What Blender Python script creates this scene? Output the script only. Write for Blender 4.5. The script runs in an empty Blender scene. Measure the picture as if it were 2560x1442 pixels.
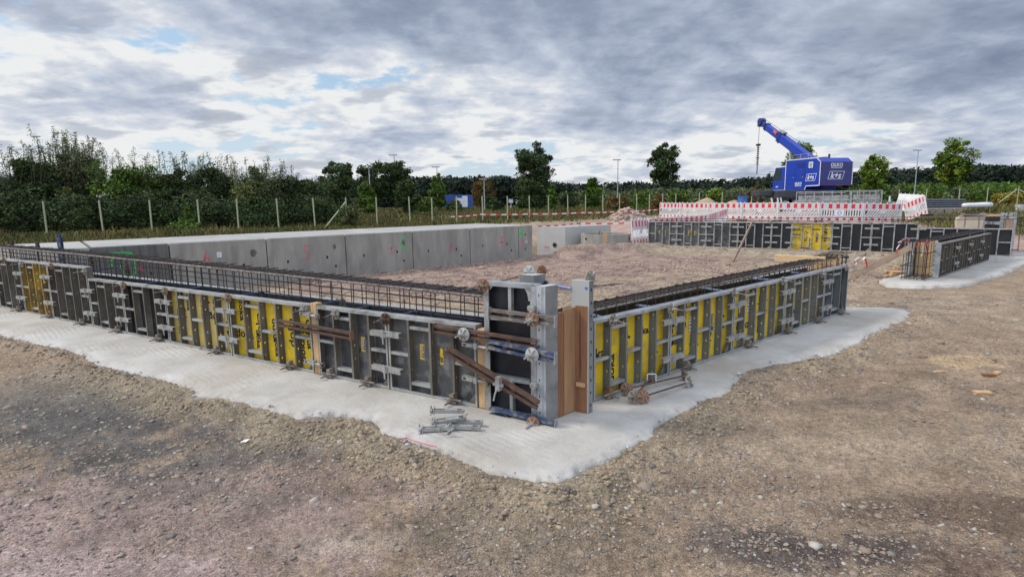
import bpy, math, random
import numpy as np
from mathutils import Vector, Matrix
random.seed(7); rng = np.random.default_rng(11)
scene = bpy.context.scene
COL = scene.collection

# ------------------------------------------------------------------ camera
F_PX, PITCH, ROLL, HC = 1395.0, math.radians(8.756), math.radians(.876), 1.87
FWD = np.array([0, math.cos(PITCH), -math.sin(PITCH)]); RT = np.array([1., 0, 0]); UP = np.cross(RT, FWD)
CR = RT*math.cos(ROLL) - UP*math.sin(ROLL); CU = UP*math.cos(ROLL) + RT*math.sin(ROLL)
cam = bpy.data.cameras.new('camera'); cam.sensor_width = 36; cam.lens = 36*F_PX/2560; cam.clip_end = 5000; cam.clip_start = .05
co = bpy.data.objects.new('camera', cam); COL.objects.link(co); scene.camera = co
M = Matrix([[CR[i], CU[i], -FWD[i]] for i in range(3)]).to_4x4(); M.translation = (0, 0, HC); co.matrix_world = M
scene.render.resolution_x, scene.render.resolution_y = 1024, 576
scene.view_settings.view_transform = 'Standard'; scene.view_settings.look = 'None'
scene.view_settings.exposure = 0.5; scene.view_settings.gamma = 1

# ------------------------------------------------------------------ sky
SUN_AZ, SUN_EL = math.radians(-82), math.radians(42)      # azimuth from +Y towards +X
world = bpy.data.worlds.new('World'); scene.world = world; world.use_nodes = True
nt = world.node_tree; nt.nodes.clear(); N = nt.nodes.new; LK = nt.links.new
def mth(op, a, b=None, clamp=False):
    n = N('ShaderNodeMath'); n.operation = op; n.use_clamp = clamp
    for i, v in enumerate((a, b)):
        if v is None: continue
        if isinstance(v, (int, float)): n.inputs[i].default_value = v
        else: LK(v, n.inputs[i])
    return n.outputs[0]
def ramp(fac, pts, interp='LINEAR'):
    n = N('ShaderNodeValToRGB'); n.color_ramp.interpolation = interp; e = n.color_ramp.elements
    while len(e) < len(pts): e.new(.5)
    for k, (p, c) in enumerate(pts):
        e[k].position = p; e[k].color = (c if isinstance(c, tuple) else (c, c, c)) + (1,)
    LK(fac, n.inputs[0]); return n.outputs[0]
def mixc(f, a, b, bt='MIX'):
    n = N('ShaderNodeMix'); n.data_type = 'RGBA'; n.blend_type = bt
    for i, v in ((0, f), (6, a), (7, b)):
        if isinstance(v, (int, float)): n.inputs[i].default_value = v
        elif isinstance(v, tuple): n.inputs[i].default_value = v + (1,)
        else: LK(v, n.inputs[i])
    return n.outputs[2]
def noise(vec, scale, detail=6, rough=.55, dist=0., out=0):
    n = N('ShaderNodeTexNoise'); n.inputs['Scale'].default_value = scale; n.inputs['Detail'].default_value = detail
    n.inputs['Roughness'].default_value = rough; n.inputs['Distortion'].default_value = dist
    if vec is not None: LK(vec, n.inputs['Vector'])
    return n.outputs[out]
sky = N('ShaderNodeTexSky'); sky.sky_type = 'NISHITA'; sky.sun_disc = False
sky.sun_elevation = SUN_EL; sky.sun_rotation = SUN_AZ; sky.altitude = 50; sky.dust_density = 2.0
geo = N('ShaderNodeTexCoord'); sep = N('ShaderNodeSeparateXYZ'); LK(geo.outputs['Generated'], sep.inputs[0])
dz = mth('MAXIMUM', sep.outputs[2], 0.0); den = mth('ADD', dz, .21)
cx = mth('DIVIDE', sep.outputs[0], den); cy = mth('DIVIDE', sep.outputs[1], den)
cmb = N('ShaderNodeCombineXYZ'); LK(cx, cmb.inputs[0]); LK(cy, cmb.inputs[1]); P = cmb.outputs[0]
def shifted(v, x, y, z=0, s=(1, 1, 1)):
    m = N('ShaderNodeMapping'); LK(v, m.inputs[0]); m.inputs['Location'].default_value = (x, y, z); m.inputs['Scale'].default_value = s
    return m.outputs[0]
def puff(v, scale, detail=8, rough=.52):                     # billowy noise: soft noise warped by itself
    w = noise(v, scale*1.7, 3, .5, 0, 1); q = N('ShaderNodeVectorMath'); q.operation = 'MULTIPLY_ADD'
    LK(w, q.inputs[0]); q.inputs[1].default_value = (.22/scale,)*3; LK(v, q.inputs[2])
    return noise(q.outputs[0], scale, detail, rough, 0)
cxy = ramp(mth('ADD', mth('MULTIPLY', cx, .14), .5), [(.0, 0.), (.32, .10), (.75, 1.), (1., 1.)])     # heavier deck to the right
up = ramp(dz, [(0., 0.), (.12, .25), (.30, .9), (.5, 1.)])
body = puff(shifted(P, 1.3, 2.2), 1.05, 10, .58)
bodl = puff(shifted(P, 1.36, 2.17), 1.05, 10, .58)          # the same, a step towards the sun: gives lit rims
cum = puff(shifted(P, 8.1, 3.3), 3.4, 10, .62)
fine = noise(shifted(P, 5.5, 1.2), 6., 7, .6, .1)
dens = mth('ADD', mth('MULTIPLY', body, .8), mth('MULTIPLY', cum, .32))
dens = mth('ADD', dens, mth('MULTIPLY', mth('SUBTRACT', fine, .5), .10))
dens = mth('ADD', dens, mth('MULTIPLY', mth('MULTIPLY', cxy, up), .13))
dens = mth('ADD', dens, mth('MULTIPLY', up, .05))
gap = mth('MULTIPLY', mth('SUBTRACT', 1., cxy), ramp(dz, [(0., .2), (.14, 1.), (.34, 1.), (.5, 0.)]))
dens = mth('SUBTRACT', dens, mth('MULTIPLY', gap, .035))
cover = ramp(dens, [(.475, 0.), (.53, 1.)], 'EASE')
lit = mth('ADD', mth('MULTIPLY', mth('SUBTRACT', body, bodl), 4.5), mth('MULTIPLY', mth('SUBTRACT', .62, dens), 3.6))
lit = mth('ADD', lit, mth('MULTIPLY', mth('SUBTRACT', cum, .5), 1.25))
lit = mth('ADD', lit, mth('MULTIPLY', mth('SUBTRACT', fine, .5), .55))
low = ramp(dz, [(0., 1.), (.08, .85), (.17, .50), (.30, .12), (.5, 0.)])
lit = mth('ADD', mth('ADD', lit, .45), mth('MULTIPLY', low, .44), clamp=True)
ccol = ramp(lit, [(0., (.150, .183, .255)), (.30, (.210, .248, .332)), (.62, (.325, .370, .455)), (.85, (.46, .49, .54)), (1., (.60, .61, .615))])
P2 = shifted(P, 9.2, 4.4, 0, (1.25, 1.7, 1))
c2 = puff(P2, 1.9, 9, .5); m2 = ramp(c2, [(.565, 0.), (.64, .6)], 'EASE')   # small dark cumulus in front
ccol = mixc(m2, ccol, mixc(ramp(c2, [(.62, 0.), (.78, 1.)]), (.26, .30, .375), (.155, .185, .25)))
skyc = N('ShaderNodeVectorMath'); skyc.operation = 'SCALE'; LK(sky.outputs[0], skyc.inputs[0]); skyc.inputs['Scale'].default_value = .10
blue = mixc(.65, skyc.outputs[0], (.27, .42, .58))
blue = mixc(ramp(dz, [(0., .75), (.2, .1)]), blue, (.50, .56, .60))
out = mixc(cover, blue, ccol)
zen = ramp(dz, [(.0, 1.), (.42, 1.), (.75, 2.7), (1., 3.0)])  # unseen sky overhead brightened, added to light the scene
behind = mth('ADD', mth('MULTIPLY', mth('MULTIPLY', sep.outputs[1], -2.2, True), .9), 1.)   # added fill: the unseen sky behind the viewer is brightened too
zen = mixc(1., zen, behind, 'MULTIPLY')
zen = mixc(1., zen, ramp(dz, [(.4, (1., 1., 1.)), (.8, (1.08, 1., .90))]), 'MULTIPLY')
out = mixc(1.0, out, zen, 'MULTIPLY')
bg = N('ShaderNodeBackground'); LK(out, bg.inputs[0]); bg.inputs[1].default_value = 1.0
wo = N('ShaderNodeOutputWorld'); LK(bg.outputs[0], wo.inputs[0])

sun = bpy.data.lights.new('sun', 'SUN'); sun.energy = 1.8; sun.angle = math.radians(11); sun.color = (1, .93, .82)
so = bpy.data.objects.new('sun', sun); COL.objects.link(so)
sd = Vector((math.sin(SUN_AZ)*math.cos(SUN_EL), math.cos(SUN_AZ)*math.cos(SUN_EL), math.sin(SUN_EL)))
so.rotation_euler = sd.to_track_quat('Z', 'Y').to_euler(); so.location = (-20, 0, 20)

# ------------------------------------------------------------------ helpers
def ray(x, y): return FWD + CR*(x-1280)/F_PX - CU*(y-721)/F_PX
def G(x, y, z=0.):
    d = ray(x, y); t = (z-HC)/d[2]; return Vector(t*d + np.array([0, 0, HC]))
def D(x, y, depth):                     # point at a given distance along the view axis
    return Vector(np.array([0, 0, HC]) + ray(x, y)*depth)
def PX(p):
    v = np.array(p) - np.array([0, 0, HC]); d = v@FWD
    return 1280+F_PX*(v@CR)/d, 721-F_PX*(v@CU)/d
def tag(o, label=None, cat=None, group=None, kind=None):
    if label: o['label'] = label
    if cat: o['category'] = cat
    if group: o['group'] = group
    if kind: o['kind'] = kind
    return o
def empty(name, loc=(0, 0, 0), rz=0.):
    o = bpy.data.objects.new(name, None); COL.objects.link(o); o.location = loc; o.rotation_euler = (0, 0, rz); o.empty_display_size = .1
    return o
class MB:
    def __init__(s): s.v = []; s.f = []; s.m = []
    def add(s, vs, fs, mi=0, T=None):
        b = len(s.v)
        s.v += [tuple(T @ Vector(p)) for p in vs] if T is not None else [tuple(p) for p in vs]
        s.f += [tuple(b+i for i in f) for f in fs]; s.m += [mi]*len(fs); return s
    def box(s, a, b, mi=0, T=None):
        x0, y0, z0 = a; x1, y1, z1 = b
        return s.add([(x0,y0,z0),(x1,y0,z0),(x1,y1,z0),(x0,y1,z0),(x0,y0,z1),(x1,y0,z1),(x1,y1,z1),(x0,y1,z1)],
              [(0,3,2,1),(4,5,6,7),(0,1,5,4),(1,2,6,5),(2,3,7,6),(3,0,4,7)], mi, T)
    def bar(s, p0, p1, w, h, mi=0, up=(0, 0, 1)):   # rectangular bar, w across, h along up
        p0, p1 = Vector(p0), Vector(p1); d = (p1-p0); L = d.length; x = d.normalized(); u = Vector(up)
        y = u.cross(x); y = y.normalized() if y.length > 1e-5 else Vector((0, 1, 0)); z = x.cross(y)
        T = Matrix((x, y, z)).transposed().to_4x4(); T.translation = p0
        return s.box((0, -w/2, -h/2), (L, w/2, h/2), mi, T)
    def tube(s, p0, p1, r, n=8, mi=0, r1=None, cap=True):
        p0, p1 = Vector(p0), Vector(p1); x = (p1-p0).normalized(); r1 = r if r1 is None else r1
        a = x.orthogonal().normalized(); c = x.cross(a)
        vs = []
        for q, rr in ((p0, r), (p1, r1)):
            for k in range(n):
                t = 2*math.pi*k/n; vs.append(q + (a*math.cos(t)+c*math.sin(t))*rr)
        fs = [(k, (k+1) % n, n+(k+1) % n, n+k) for k in range(n)]
        if cap: fs += [tuple(range(n-1, -1, -1)), tuple(range(n, 2*n))]
        return s.add(vs, fs, mi)
    def path(s, pts, r, n=6, mi=0):
        pts = [Vector(p) for p in pts]
        vs = []; fs = []; a = None
        for i, p in enumerate(pts):
            d = (pts[min(i+1, len(pts)-1)]-pts[max(i-1, 0)]).normalized()
            a = d.orthogonal().normalized() if a is None else (a-d*a.dot(d)).normalized()
            c = d.cross(a); rr = r[i] if isinstance(r, (list, tuple)) else r
            for k in range(n):
                t = 2*math.pi*k/n; vs.append(p+(a*math.cos(t)+c*math.sin(t))*rr)
        for i in range(len(pts)-1):
            for k in range(n): fs.append((i*n+k, i*n+(k+1) % n, (i+1)*n+(k+1) % n, (i+1)*n+k))
        fs += [tuple(range(n-1, -1, -1)), tuple(range((len(pts)-1)*n, len(pts)*n))]
        return s.add(vs, fs, mi)
    def prism(s, poly, t, mi=0, T=None):     # poly in xz plane, extruded along +y by t
        n = len(poly); vs = [(x, 0, z) for x, z in poly]+[(x, t, z) for x, z in poly]
        fs = [tuple(range(n)), tuple(range(2*n-1, n-1, -1))]+[((k+1) % n, k, n+k, n+(k+1) % n) for k in range(n)]
        return s.add(vs, fs, mi, T)
    def ribbon(s, pts, w, t, mi=0, T=None):  # flat stroke in xz plane
        for (x0, z0), (x1, z1) in zip(pts, pts[1:]):
            d = math.hypot(x1-x0, z1-z0) or 1; ux, uz = (x1-x0)/d, (z1-z0)/d; e = w*.3
            x0_, z0_, x1_, z1_ = x0-ux*e, z0-uz*e, x1+ux*e, z1+uz*e; nx, nz = -uz*w/2, ux*w/2
            s.prism([(x0_+nx, z0_+nz), (x0_-nx, z0_-nz), (x1_-nx, z1_-nz), (x1_+nx, z1_+nz)], t, mi, T)
        return s
    def build(s, name, mat, parent=None, loc=None, smooth=False, bevel=0.):
        me = bpy.data.meshes.new(name); me.from_pydata(s.v, [], s.f)
        mats = mat if isinstance(mat, (list, tuple)) else [mat]
        for m in mats: me.materials.append(m)
        if len(mats) > 1: me.polygons.foreach_set('material_index', s.m)
        if smooth: me.polygons.foreach_set('use_smooth', [True]*len(me.polygons))
        me.update()
        o = bpy.data.objects.new(name, me); COL.objects.link(o)
        if parent is not None: o.parent = parent
        if loc is not None: o.location = loc
        if bevel:
            b = o.modifiers.new('bevel', 'BEVEL'); b.width = bevel; b.segments = 1; b.limit_method = 'ANGLE'
        return o
KIDS = {}
def kids(o): return [c for c in COL.objects if c.parent == o] if o.name not in KIDS else KIDS[o.name]
def copy_tree(o, parent=None, ch=None):
    c = o.copy(); COL.objects.link(c)
    if parent is not None: c.parent = parent
    for k in list(o.children): copy_tree(k, c)
    return c
def place(o, loc, rz=None):
    o.location = loc
    if rz is not None: o.rotation_euler = (0, 0, rz)
    return o
def npmesh(name, V, F, mat, kind=None, smooth=False, col=None, parent=None):
    me = bpy.data.meshes.new(name); V = np.asarray(V, np.float32); F = np.asarray(F, np.int32); k = F.shape[1]
    me.vertices.add(len(V)); me.vertices.foreach_set('co', V.ravel()); me.loops.add(F.size); me.loops.foreach_set('vertex_index', F.ravel())
    me.polygons.add(len(F)); me.polygons.foreach_set('loop_start', np.arange(0, F.size, k, dtype=np.int32))
    me.polygons.foreach_set('loop_total', np.full(len(F), k, np.int32))
    if smooth: me.polygons.foreach_set('use_smooth', np.ones(len(F), bool))
    me.update(calc_edges=True); me.materials.append(mat)
    if col is not None:
        a = me.color_attributes.new('tint', 'FLOAT_COLOR', 'POINT'); c4 = np.ones((len(V), 4), np.float32); c4[:, :3] = col
        a.data.foreach_set('color', c4.ravel())
    o = bpy.data.objects.new(name, me); COL.objects.link(o)
    if kind: o['kind'] = kind
    if parent is not None: o.parent = parent
    return o
_TX = {}
def text_mesh(t, size, bold=.0):
    k = (t, size, bold)
    if k not in _TX:
        c = bpy.data.curves.new('t', 'FONT'); c.body = t; c.size = size; c.offset = bold; c.extrude = .0012; c.resolution_u = 2
        o = bpy.data.objects.new('t', c); COL.objects.link(o)
        dg = bpy.context.evaluated_depsgraph_get(); me = o.evaluated_get(dg).to_mesh()
        vs = [tuple(v.co) for v in me.vertices]; fs = [tuple(p.vertices) for p in me.polygons]
        bpy.data.objects.remove(o); bpy.data.curves.remove(c)
        xs = [v[0] for v in vs]; ys = [v[1] for v in vs]; cxm = (min(xs)+max(xs))/2; cym = (min(ys)+max(ys))/2
        _TX[k] = ([(x-cxm, y-cym, z) for x, y, z in vs], fs, max(xs)-min(xs), max(ys)-min(ys))
    return _TX[k]
def put_text(mb, t, size, x, y, z, rot=0., bold=.0, mi=0, sx=1., T=None):
    """text in the xz plane facing -y, centred at (x, y, z)"""
    vs, fs, w, h = text_mesh(t, size, bold)
    R = Matrix.Translation((x, y, z)) @ Matrix.Rotation(-rot, 4, 'Y') @ Matrix.Rotation(math.pi/2, 4, 'X') @ Matrix.Diagonal((sx, 1, 1, 1))
    if T is not None: R = T @ R
    mb.add(vs, fs, mi, R); return mb

# ------------------------------------------------------------------ materials
def mat(name, color, rough=.7, metal=0., var=.25, scale=6., bump=.0, bscale=40., col2=None, mix=(.45, .62), island=0., spec=None, extra=None, streak=None):
    m = bpy.data.materials.new(name); m.use_nodes = True
    global nt, N, LK
    nt = m.node_tree; N = nt.nodes.new; LK = nt.links.new
    b = nt.nodes['Principled BSDF']; b.inputs['Roughness'].default_value = rough; b.inputs['Metallic'].default_value = metal
    if spec is not None: b.inputs['Specular IOR Level'].default_value = spec
    g = N('ShaderNodeNewGeometry'); pos = g.outputs['Position']
    if streak: pos = shifted(pos, 0, 0, 0, streak)
    n1 = noise(pos, scale, 6, .6)
    c = mixc(1.0, color, ramp(n1, [(.25, 1-var), (.75, 1+var)]), 'MULTIPLY')
    if col2: c = mixc(ramp(noise(shifted(pos, 4.3, 1.9, 7.7), scale*1.3, 7, .62), [(mix[0], 0.), (mix[1], 1.)]), c, col2)
    if island:
        c = mixc(1.0, c, ramp(g.outputs['Random Per Island'], [(0., 1-island), (1., 1+island)]), 'MULTIPLY')
    if extra: c = extra(c, g)
    LK(c, b.inputs['Base Color'])
    if bump:
        bp = N('ShaderNodeBump'); bp.inputs['Strength'].default_value = bump; bp.inputs['Distance'].default_value = .01
        LK(noise(g.outputs['Position'], bscale, 5, .6), bp.inputs['Height']); LK(bp.outputs[0], b.inputs['Normal'])
    return m
MT = {}
MT['galv'] = mat('galvanised_steel', (.40, .43, .45), .42, .55, .3, 5, .15, 60, (.23, .22, .20), (.50, .72))
MT['galv_bright'] = mat('clean_galvanised_steel', (.52, .56, .59), .38, .55, .22, 7, .1, 60, (.30, .34, .37), (.52, .75))
MT['frame'] = mat('formwork_frame_steel', (.37, .375, .36), .55, .35, .25, 4, .2, 50, (.15, .135, .11), (.50, .68))
MT['rib'] = mat('formwork_rib_steel', (.135, .12, .095), .65, .2, .3, 5, .25, 40, (.24, .225, .19), (.50, .74), streak=(1, 1, .3))
MT['grime'] = mat('grimy_frame_steel', (.15, .145, .13), .65, .2, .3, 5, .25, 40, (.24, .235, .215), (.48, .70))
MT['rib_right'] = mat('cleaner_rib_steel', (.19, .205, .205), .55, .3, .22, 5, .2, 40, (.17, .17, .155), (.50, .72), streak=(1, 1, .3))
MT['dark_sheet'] = mat('dark_brown_plywood_film', (.045, .045, .048), .5, 0, .4, 3, .15, 30, (.16, .155, .145), (.48, .66))
MT['black_sheet'] = mat('black_plywood_film', (.012, .013, .017), .42, 0, .3, 3, .05, 30, (.035, .036, .04), (.50, .75))
MT['grey_sheet'] = mat('worn_grey_plywood_film', (.095, .093, .09), .6, 0, .4, 5, .2, 30, (.22, .215, .20), (.50, .64))
MT['yellow_sheet'] = mat('yellow_plywood_film', (.72, .49, .012), .5, 0, .22, 3, .06, 30, (.40, .29, .07), (.50, .72), extra=lambda c, g: mixc(ramp(noise(g.outputs['Position'], 34, 4, .6), [(.60, 0.), (.70, .7)]), c, (.30, .27, .19)))
MT['pale_yellow_sheet'] = mat('faded_yellow_plywood_film', (.55, .41, .11), .55, 0, .2, 3, .06, 30, (.48, .37, .14), (.46, .66))
MT['blue_film'] = mat('dark_blue_form_face', (.030, .036, .055), .35, 0, .3, 3, .05, 30, (.05, .055, .075), (.5, .7))
MT['ink'] = mat('dark_blue_ink', (.012, .016, .03), .5, 0, .2, 8)
MT['sticker_white'] = mat('white_sticker', (.70, .70, .68), .5, 0, .1, 20, 0, 1, (.45, .43, .40), (.6, .75))
MT['sticker_yellow'] = mat('yellow_sticker', (.72, .48, .02), .5, 0, .12, 10, 0, 1, (.35, .28, .12), (.6, .7))
MT['sticker_blue'] = mat('blue_sticker', (.03, .09, .32), .5, 0, .2, 10)
MT['rust'] = mat('rusty_steel', (.12, .065, .042), .85, .1, .4, 12, .4, 70, (.07, .045, .035), (.42, .6))
MT['rust_light'] = mat('orange_rust', (.26, .115, .055), .85, .05, .25, 9, .4, 70, (.25, .19, .14), (.45, .75))
MT['disc'] = mat('weathered_zinc_plate', (.30, .27, .22), .6, .35, .2, 9, .3, 70, (.20, .15, .10), (.40, .75))
MT['clamp'] = mat('zinc_clamp', (.37, .37, .35), .55, .35, .2, 12, .25, 60, (.25, .23, .20), (.45, .70))
MT['rebar'] = mat('dark_rebar_steel', (.030, .026, .024), .65, .35, .35, 20, .3, 120, (.075, .045, .03), (.52, .70))
MT['rebar_top'] = mat('scuffed_rebar_steel', (.24, .21, .19), .5, .5, .3, 20, .8, 90, (.09, .06, .045), (.46, .6))
MT['bluesteel'] = mat('worn_blue_painted_steel', (.04, .065, .135), .6, .2, .3, 9, .3, 60, (.22, .22, .22), (.50, .62))
MT['sleeve'] = mat('blue_plastic_sleeve', (.05, .06, .12), .4, 0, .15, 9)
MT['sleeve_pale'] = mat('pale_blue_tube', (.17, .22, .34), .4, 0, .15, 9)
MT['black_plastic'] = mat('black_plastic', (.012, .012, .015), .4, 0, .2, 9)
MT['timber'] = mat('fresh_sawn_timber', (.47, .29, .14), .75, 0, .18, 3, .3, 60, (.56, .38, .20), (.45, .65), streak=(6, 6, 1))
MT['timber_pale'] = mat('pale_timber', (.58, .40, .21), .75, 0, .14, 3, .25, 60, (.50, .33, .16), (.5, .7), streak=(1, 6, 6))
MT['timber_red'] = mat('reddish_brown_board', (.23, .105, .048), .65, 0, .35, 2, .2, 50, (.18, .075, .03), (.52, .66), streak=(6, 6, .7))
MT['timber_old'] = mat('weathered_timber', (.27, .20, .15), .85, 0, .25, 4, .4, 50, (.16, .115, .08), (.5, .7))
MT['fence_wood'] = mat('pale_green_fence_wood', (.36, .38, .24), .85, 0, .15, 4, .2, 50)
MT['wire'] = mat('fence_wire', (.10, .12, .09), .6, .4, .1, 4)
MT['concrete_wall'] = mat('precast_concrete', (.30, .285, .25), .85, 0, .20, 1.6, .25, 45, (.215, .203, .18), (.44, .70), streak=(1.9, 1.9, .5))
MT['concrete_dark'] = mat('dark_precast_concrete', (.135, .13, .12), .85, 0, .25, 1.6, .25, 45, (.07, .07, .068), (.46, .68), streak=(3.2, 3.2, .5))
MT['concrete_top'] = mat('pale_concrete_top', (.36, .35, .325), .8, 0, .14, .9, .15, 45, (.28, .27, .245), (.45, .65))
MT['concrete_pale'] = mat('pale_new_concrete', (.42, .42, .395), .85, 0, .1, 2, .15, 45, (.40, .40, .375), (.5, .7))
MT['hole'] = mat('dark_recess', (.02, .018, .016), .9, 0, .2, 10)
MT['spray_red'] = mat('pink_red_spray_paint', (.62, .08, .12), .7, 0, .2, 20)
MT['spray_green'] = mat('green_spray_paint', (.04, .50, .12), .7, 0, .2, 20)
MT['white_plastic'] = mat('white_barrier_plastic', (.62, .62, .62), .45, 0, .08, 3, 0, 1, (.50, .50, .49), (.5, .8))
MT['red_film'] = mat('red_reflective_film', (.60, .025, .02), .4, 0, .1, 3)
MT['grey_film'] = mat('pale_reflective_film', (.50, .52, .56), .4, 0, .06, 3)
MT['crane_blue'] = mat('blue_crane_paint', (.002, .034, .33), .38, 0, .12, 1.1, 0, 1, (.02, .045, .24), (.52, .75), streak=(1, 1, .4))
MT['crane_navy'] = mat('dark_blue_crane_paint', (.010, .020, .155), .35, 0, .08, .6, 0, 1)
MT['crane_white'] = mat('white_crane_paint', (.70, .72, .75), .4, 0, .05, 3)
MT['crane_dark'] = mat('dark_grey_chassis', (.035, .04, .048), .5, 0, .25, 2)
MT['glass'] = mat('tinted_cab_glass', (.03, .05, .04), .08, 0, .1, 1, spec=.8)
MT['chrome'] = mat('cylinder_rod_steel', (.65, .67, .70), .25, .8, .05, 3)
MT['rubber'] = mat('black_rubber', (.02, .02, .02), .85, 0, .2, 6)
MT['lamp_pole'] = mat('grey_lamp_pole', (.34, .37, .40), .5, .3, .05, 2)
MT['container_blue'] = mat('blue_container_paint', (.03, .09, .33), .5, 0, .12, 1)
MT['foil'] = mat('white_pipe_foil', (.66, .67, .68), .45, 0, .1, 2, .2, 8)
MT['cloth'] = mat('beige_sheet', (.48, .40, .31), .8, 0, .1, 3, .2, 20)
MT['pipe_grey'] = mat('dark_grey_pipe', (.09, .10, .115), .45, 0, .25, 3)
MT['rubble'] = mat('broken_rubble', (.33, .25, .20), .9, 0, .3, 3, .5, 20, None, island=.3)
MT['paver'] = mat('stacked_pavers', (.24, .20, .16), .9, 0, .3, 3, .5, 20, None, island=.25)
MT['skin'] = mat('skin', (.45, .27, .2), .6, 0, .05, 5)
MT['bark'] = mat('tree_bark', (.075, .06, .045), .9, 0, .3, 5, .5, 20)
def leafmat(name, c, isl=.45, trans=.15):
    c = (1.85*c[0], 1.8*c[1], 1.5*c[2])
    def tone(cc, g):       # every clump of a crown has leaves of its own green (woods without the attribute stay plain)
        at = N('ShaderNodeAttribute'); at.attribute_name = 'tint'
        return mixc(1., cc, at.outputs['Color'], 'MULTIPLY')
    m = mat(name, c, .7, 0, .35, .9, island=isl, spec=.2, extra=None if name in ('far_wood_leaves',) else tone)
    b = m.node_tree.nodes['Principled BSDF']
    b.inputs['Transmission Weight'].default_value = 0; b.inputs['Subsurface Weight'].default_value = 0
    return m
MT['leaf_dark'] = leafmat('dark_leaves', (.022, .037, .014))
MT['leaf_green'] = leafmat('green_leaves', (.036, .068, .012))
MT['leaf_olive'] = leafmat('olive_leaves', (.050, .066, .030))
MT['leaf_bright'] = leafmat('bright_leaves', (.055, .088, .012))
MT['leaf_brown'] = leafmat('browning_leaves', (.065, .045, .015))
MT['leaf_pale'] = leafmat('pale_grey_green_leaves', (.07, .09, .055))
MT['leaf_far'] = leafmat('far_wood_leaves', (.010, .017, .012), .5)
MT['leaf_yellow'] = leafmat('yellow_flower_heads', (.11, .09, .015))
MT['brown_steel'] = mat('brown_grimy_steel', (.15, .12, .10), .75, .15, .35, 10, .3, 60, (.28, .26, .24), (.5, .66))
MT['galv_dark'] = mat('dark_zinc_and_shaded_faces', (.235, .24, .235), .6, .35, .35, 3, .2, 50, (.14, .145, .15), (.48, .66))  # dark zinc; on the two outer corner posts it paints the shaded faces
MT['board_light'] = mat('light_orange_board', (.33, .19, .095), .7, 0, .3, 2, .2, 50, (.26, .14, .07), (.50, .68), streak=(6, 6, .7))

# ------------------------------------------------------------------ wall frames
def v2(p): return np.array([p[0], p[1]])
C_L = v2(G(1195, 767+.211*1195)); U_L = v2(G(0, 767)) - C_L; U_L /= np.linalg.norm(U_L)       # runs away to the left
N_L = np.array([-U_L[1], U_L[0]]); N_L = -N_L if N_L@C_L > 0 else N_L                          # towards the viewer
C_R = v2(G(1480, 1006)); U_R = v2(G(2111, 781)) - C_R; U_R /= np.linalg.norm(U_R)
N_R = np.array([U_R[1], -U_R[0]])
C_B = v2(G(1620, 613, .12)); U_B = v2(G(2230, 632, .12)) - C_B; U_B /= np.linalg.norm(U_B); N_B = np.array([U_B[1], -U_B[0]]); N_B = -N_B if N_B@C_B > 0 else N_B
Q_P = v2(G(1296, 644))
class Wall:
    def __init__(s, c, u, n): s.c, s.u, s.n = c, u, n; s.ang = math.atan2(u[1], u[0])
    def at(s, a, o, z): p = s.c+s.u*a+s.n*o; return Vector((p[0], p[1], z))
    def on(s, x, y, o=0.):          # point seen at a pixel, lying on the plane at offset o
        d = ray(x, y); t = (o+s.c@s.n)/(d[:2]@s.n); return Vector(t*d+np.array([0, 0, HC]))
    def s_of(s, p): return float((np.array([p[0], p[1]])-s.c)@s.u)
    def sx(s, x, y, o=0.): return s.s_of(s.on(x, y, o))
WL = Wall(C_L, U_L, N_L); WR = Wall(C_R, U_R, N_R); WB = Wall(C_B, U_B, N_B); WP = Wall(Q_P, U_R, N_R)
ANG_L = math.atan2(-U_L[1], -U_L[0])          # local +x points to the right as seen from outside

# ------------------------------------------------------------------ terrain
def _h(ix, iy, seed):
    n = (ix.astype(np.int64)*374761393 + iy.astype(np.int64)*668265263 + seed*974634777) & 0x7fffffff
    n = ((n ^ (n >> 13))*1274126177) & 0x7fffffff
    return ((n ^ (n >> 16)) & 0xffff)/65535.
def vn(x, y, seed=0):
    ix, iy = np.floor(x), np.floor(y); fx, fy = x-ix, y-iy; fx = fx*fx*(3-2*fx); fy = fy*fy*(3-2*fy)
    a, b, c, d = _h(ix, iy, seed), _h(ix+1, iy, seed), _h(ix, iy+1, seed), _h(ix+1, iy+1, seed)
    return (a*(1-fx)+b*fx)*(1-fy)+(c*(1-fx)+d*fx)*fy
def fbm(x, y, o=4, seed=0):
    s = 0; a = .5; t = 0
    for k in range(o): s = s+a*vn(x*2**k+13.7*k, y*2**k-7.1*k, seed+k); t += a; a *= .55
    return s/t
def sm(a, b, x): t = np.clip((x-a)/(b-a), 0, 1); return t*t*(3-2*t)
def poly_sd(poly, X, Y):
    """signed distance, positive inside"""
    best = np.full(X.shape, 1e9); ins = np.zeros(X.shape, bool); n = len(poly)
    for i in range(n):
        x0, y0 = poly[i]; x1, y1 = poly[(i+1) % n]; dx, dy = x1-x0, y1-y0
        t = np.clip(((X-x0)*dx+(Y-y0)*dy)/(dx*dx+dy*dy+1e-12), 0, 1)
        best = np.minimum(best, np.hypot(X-x0-t*dx, Y-y0-t*dy))
        c = ((y0 > Y) != (y1 > Y)) & (X < (x1-x0)*(Y-y0)/((y1-y0) if y1 != y0 else 1e-9)+x0); ins ^= c
    return np.where(ins, best, -best)
def pg(l, z=0.): return [tuple(v2(G(x, y, z))) for x, y in l]
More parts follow.
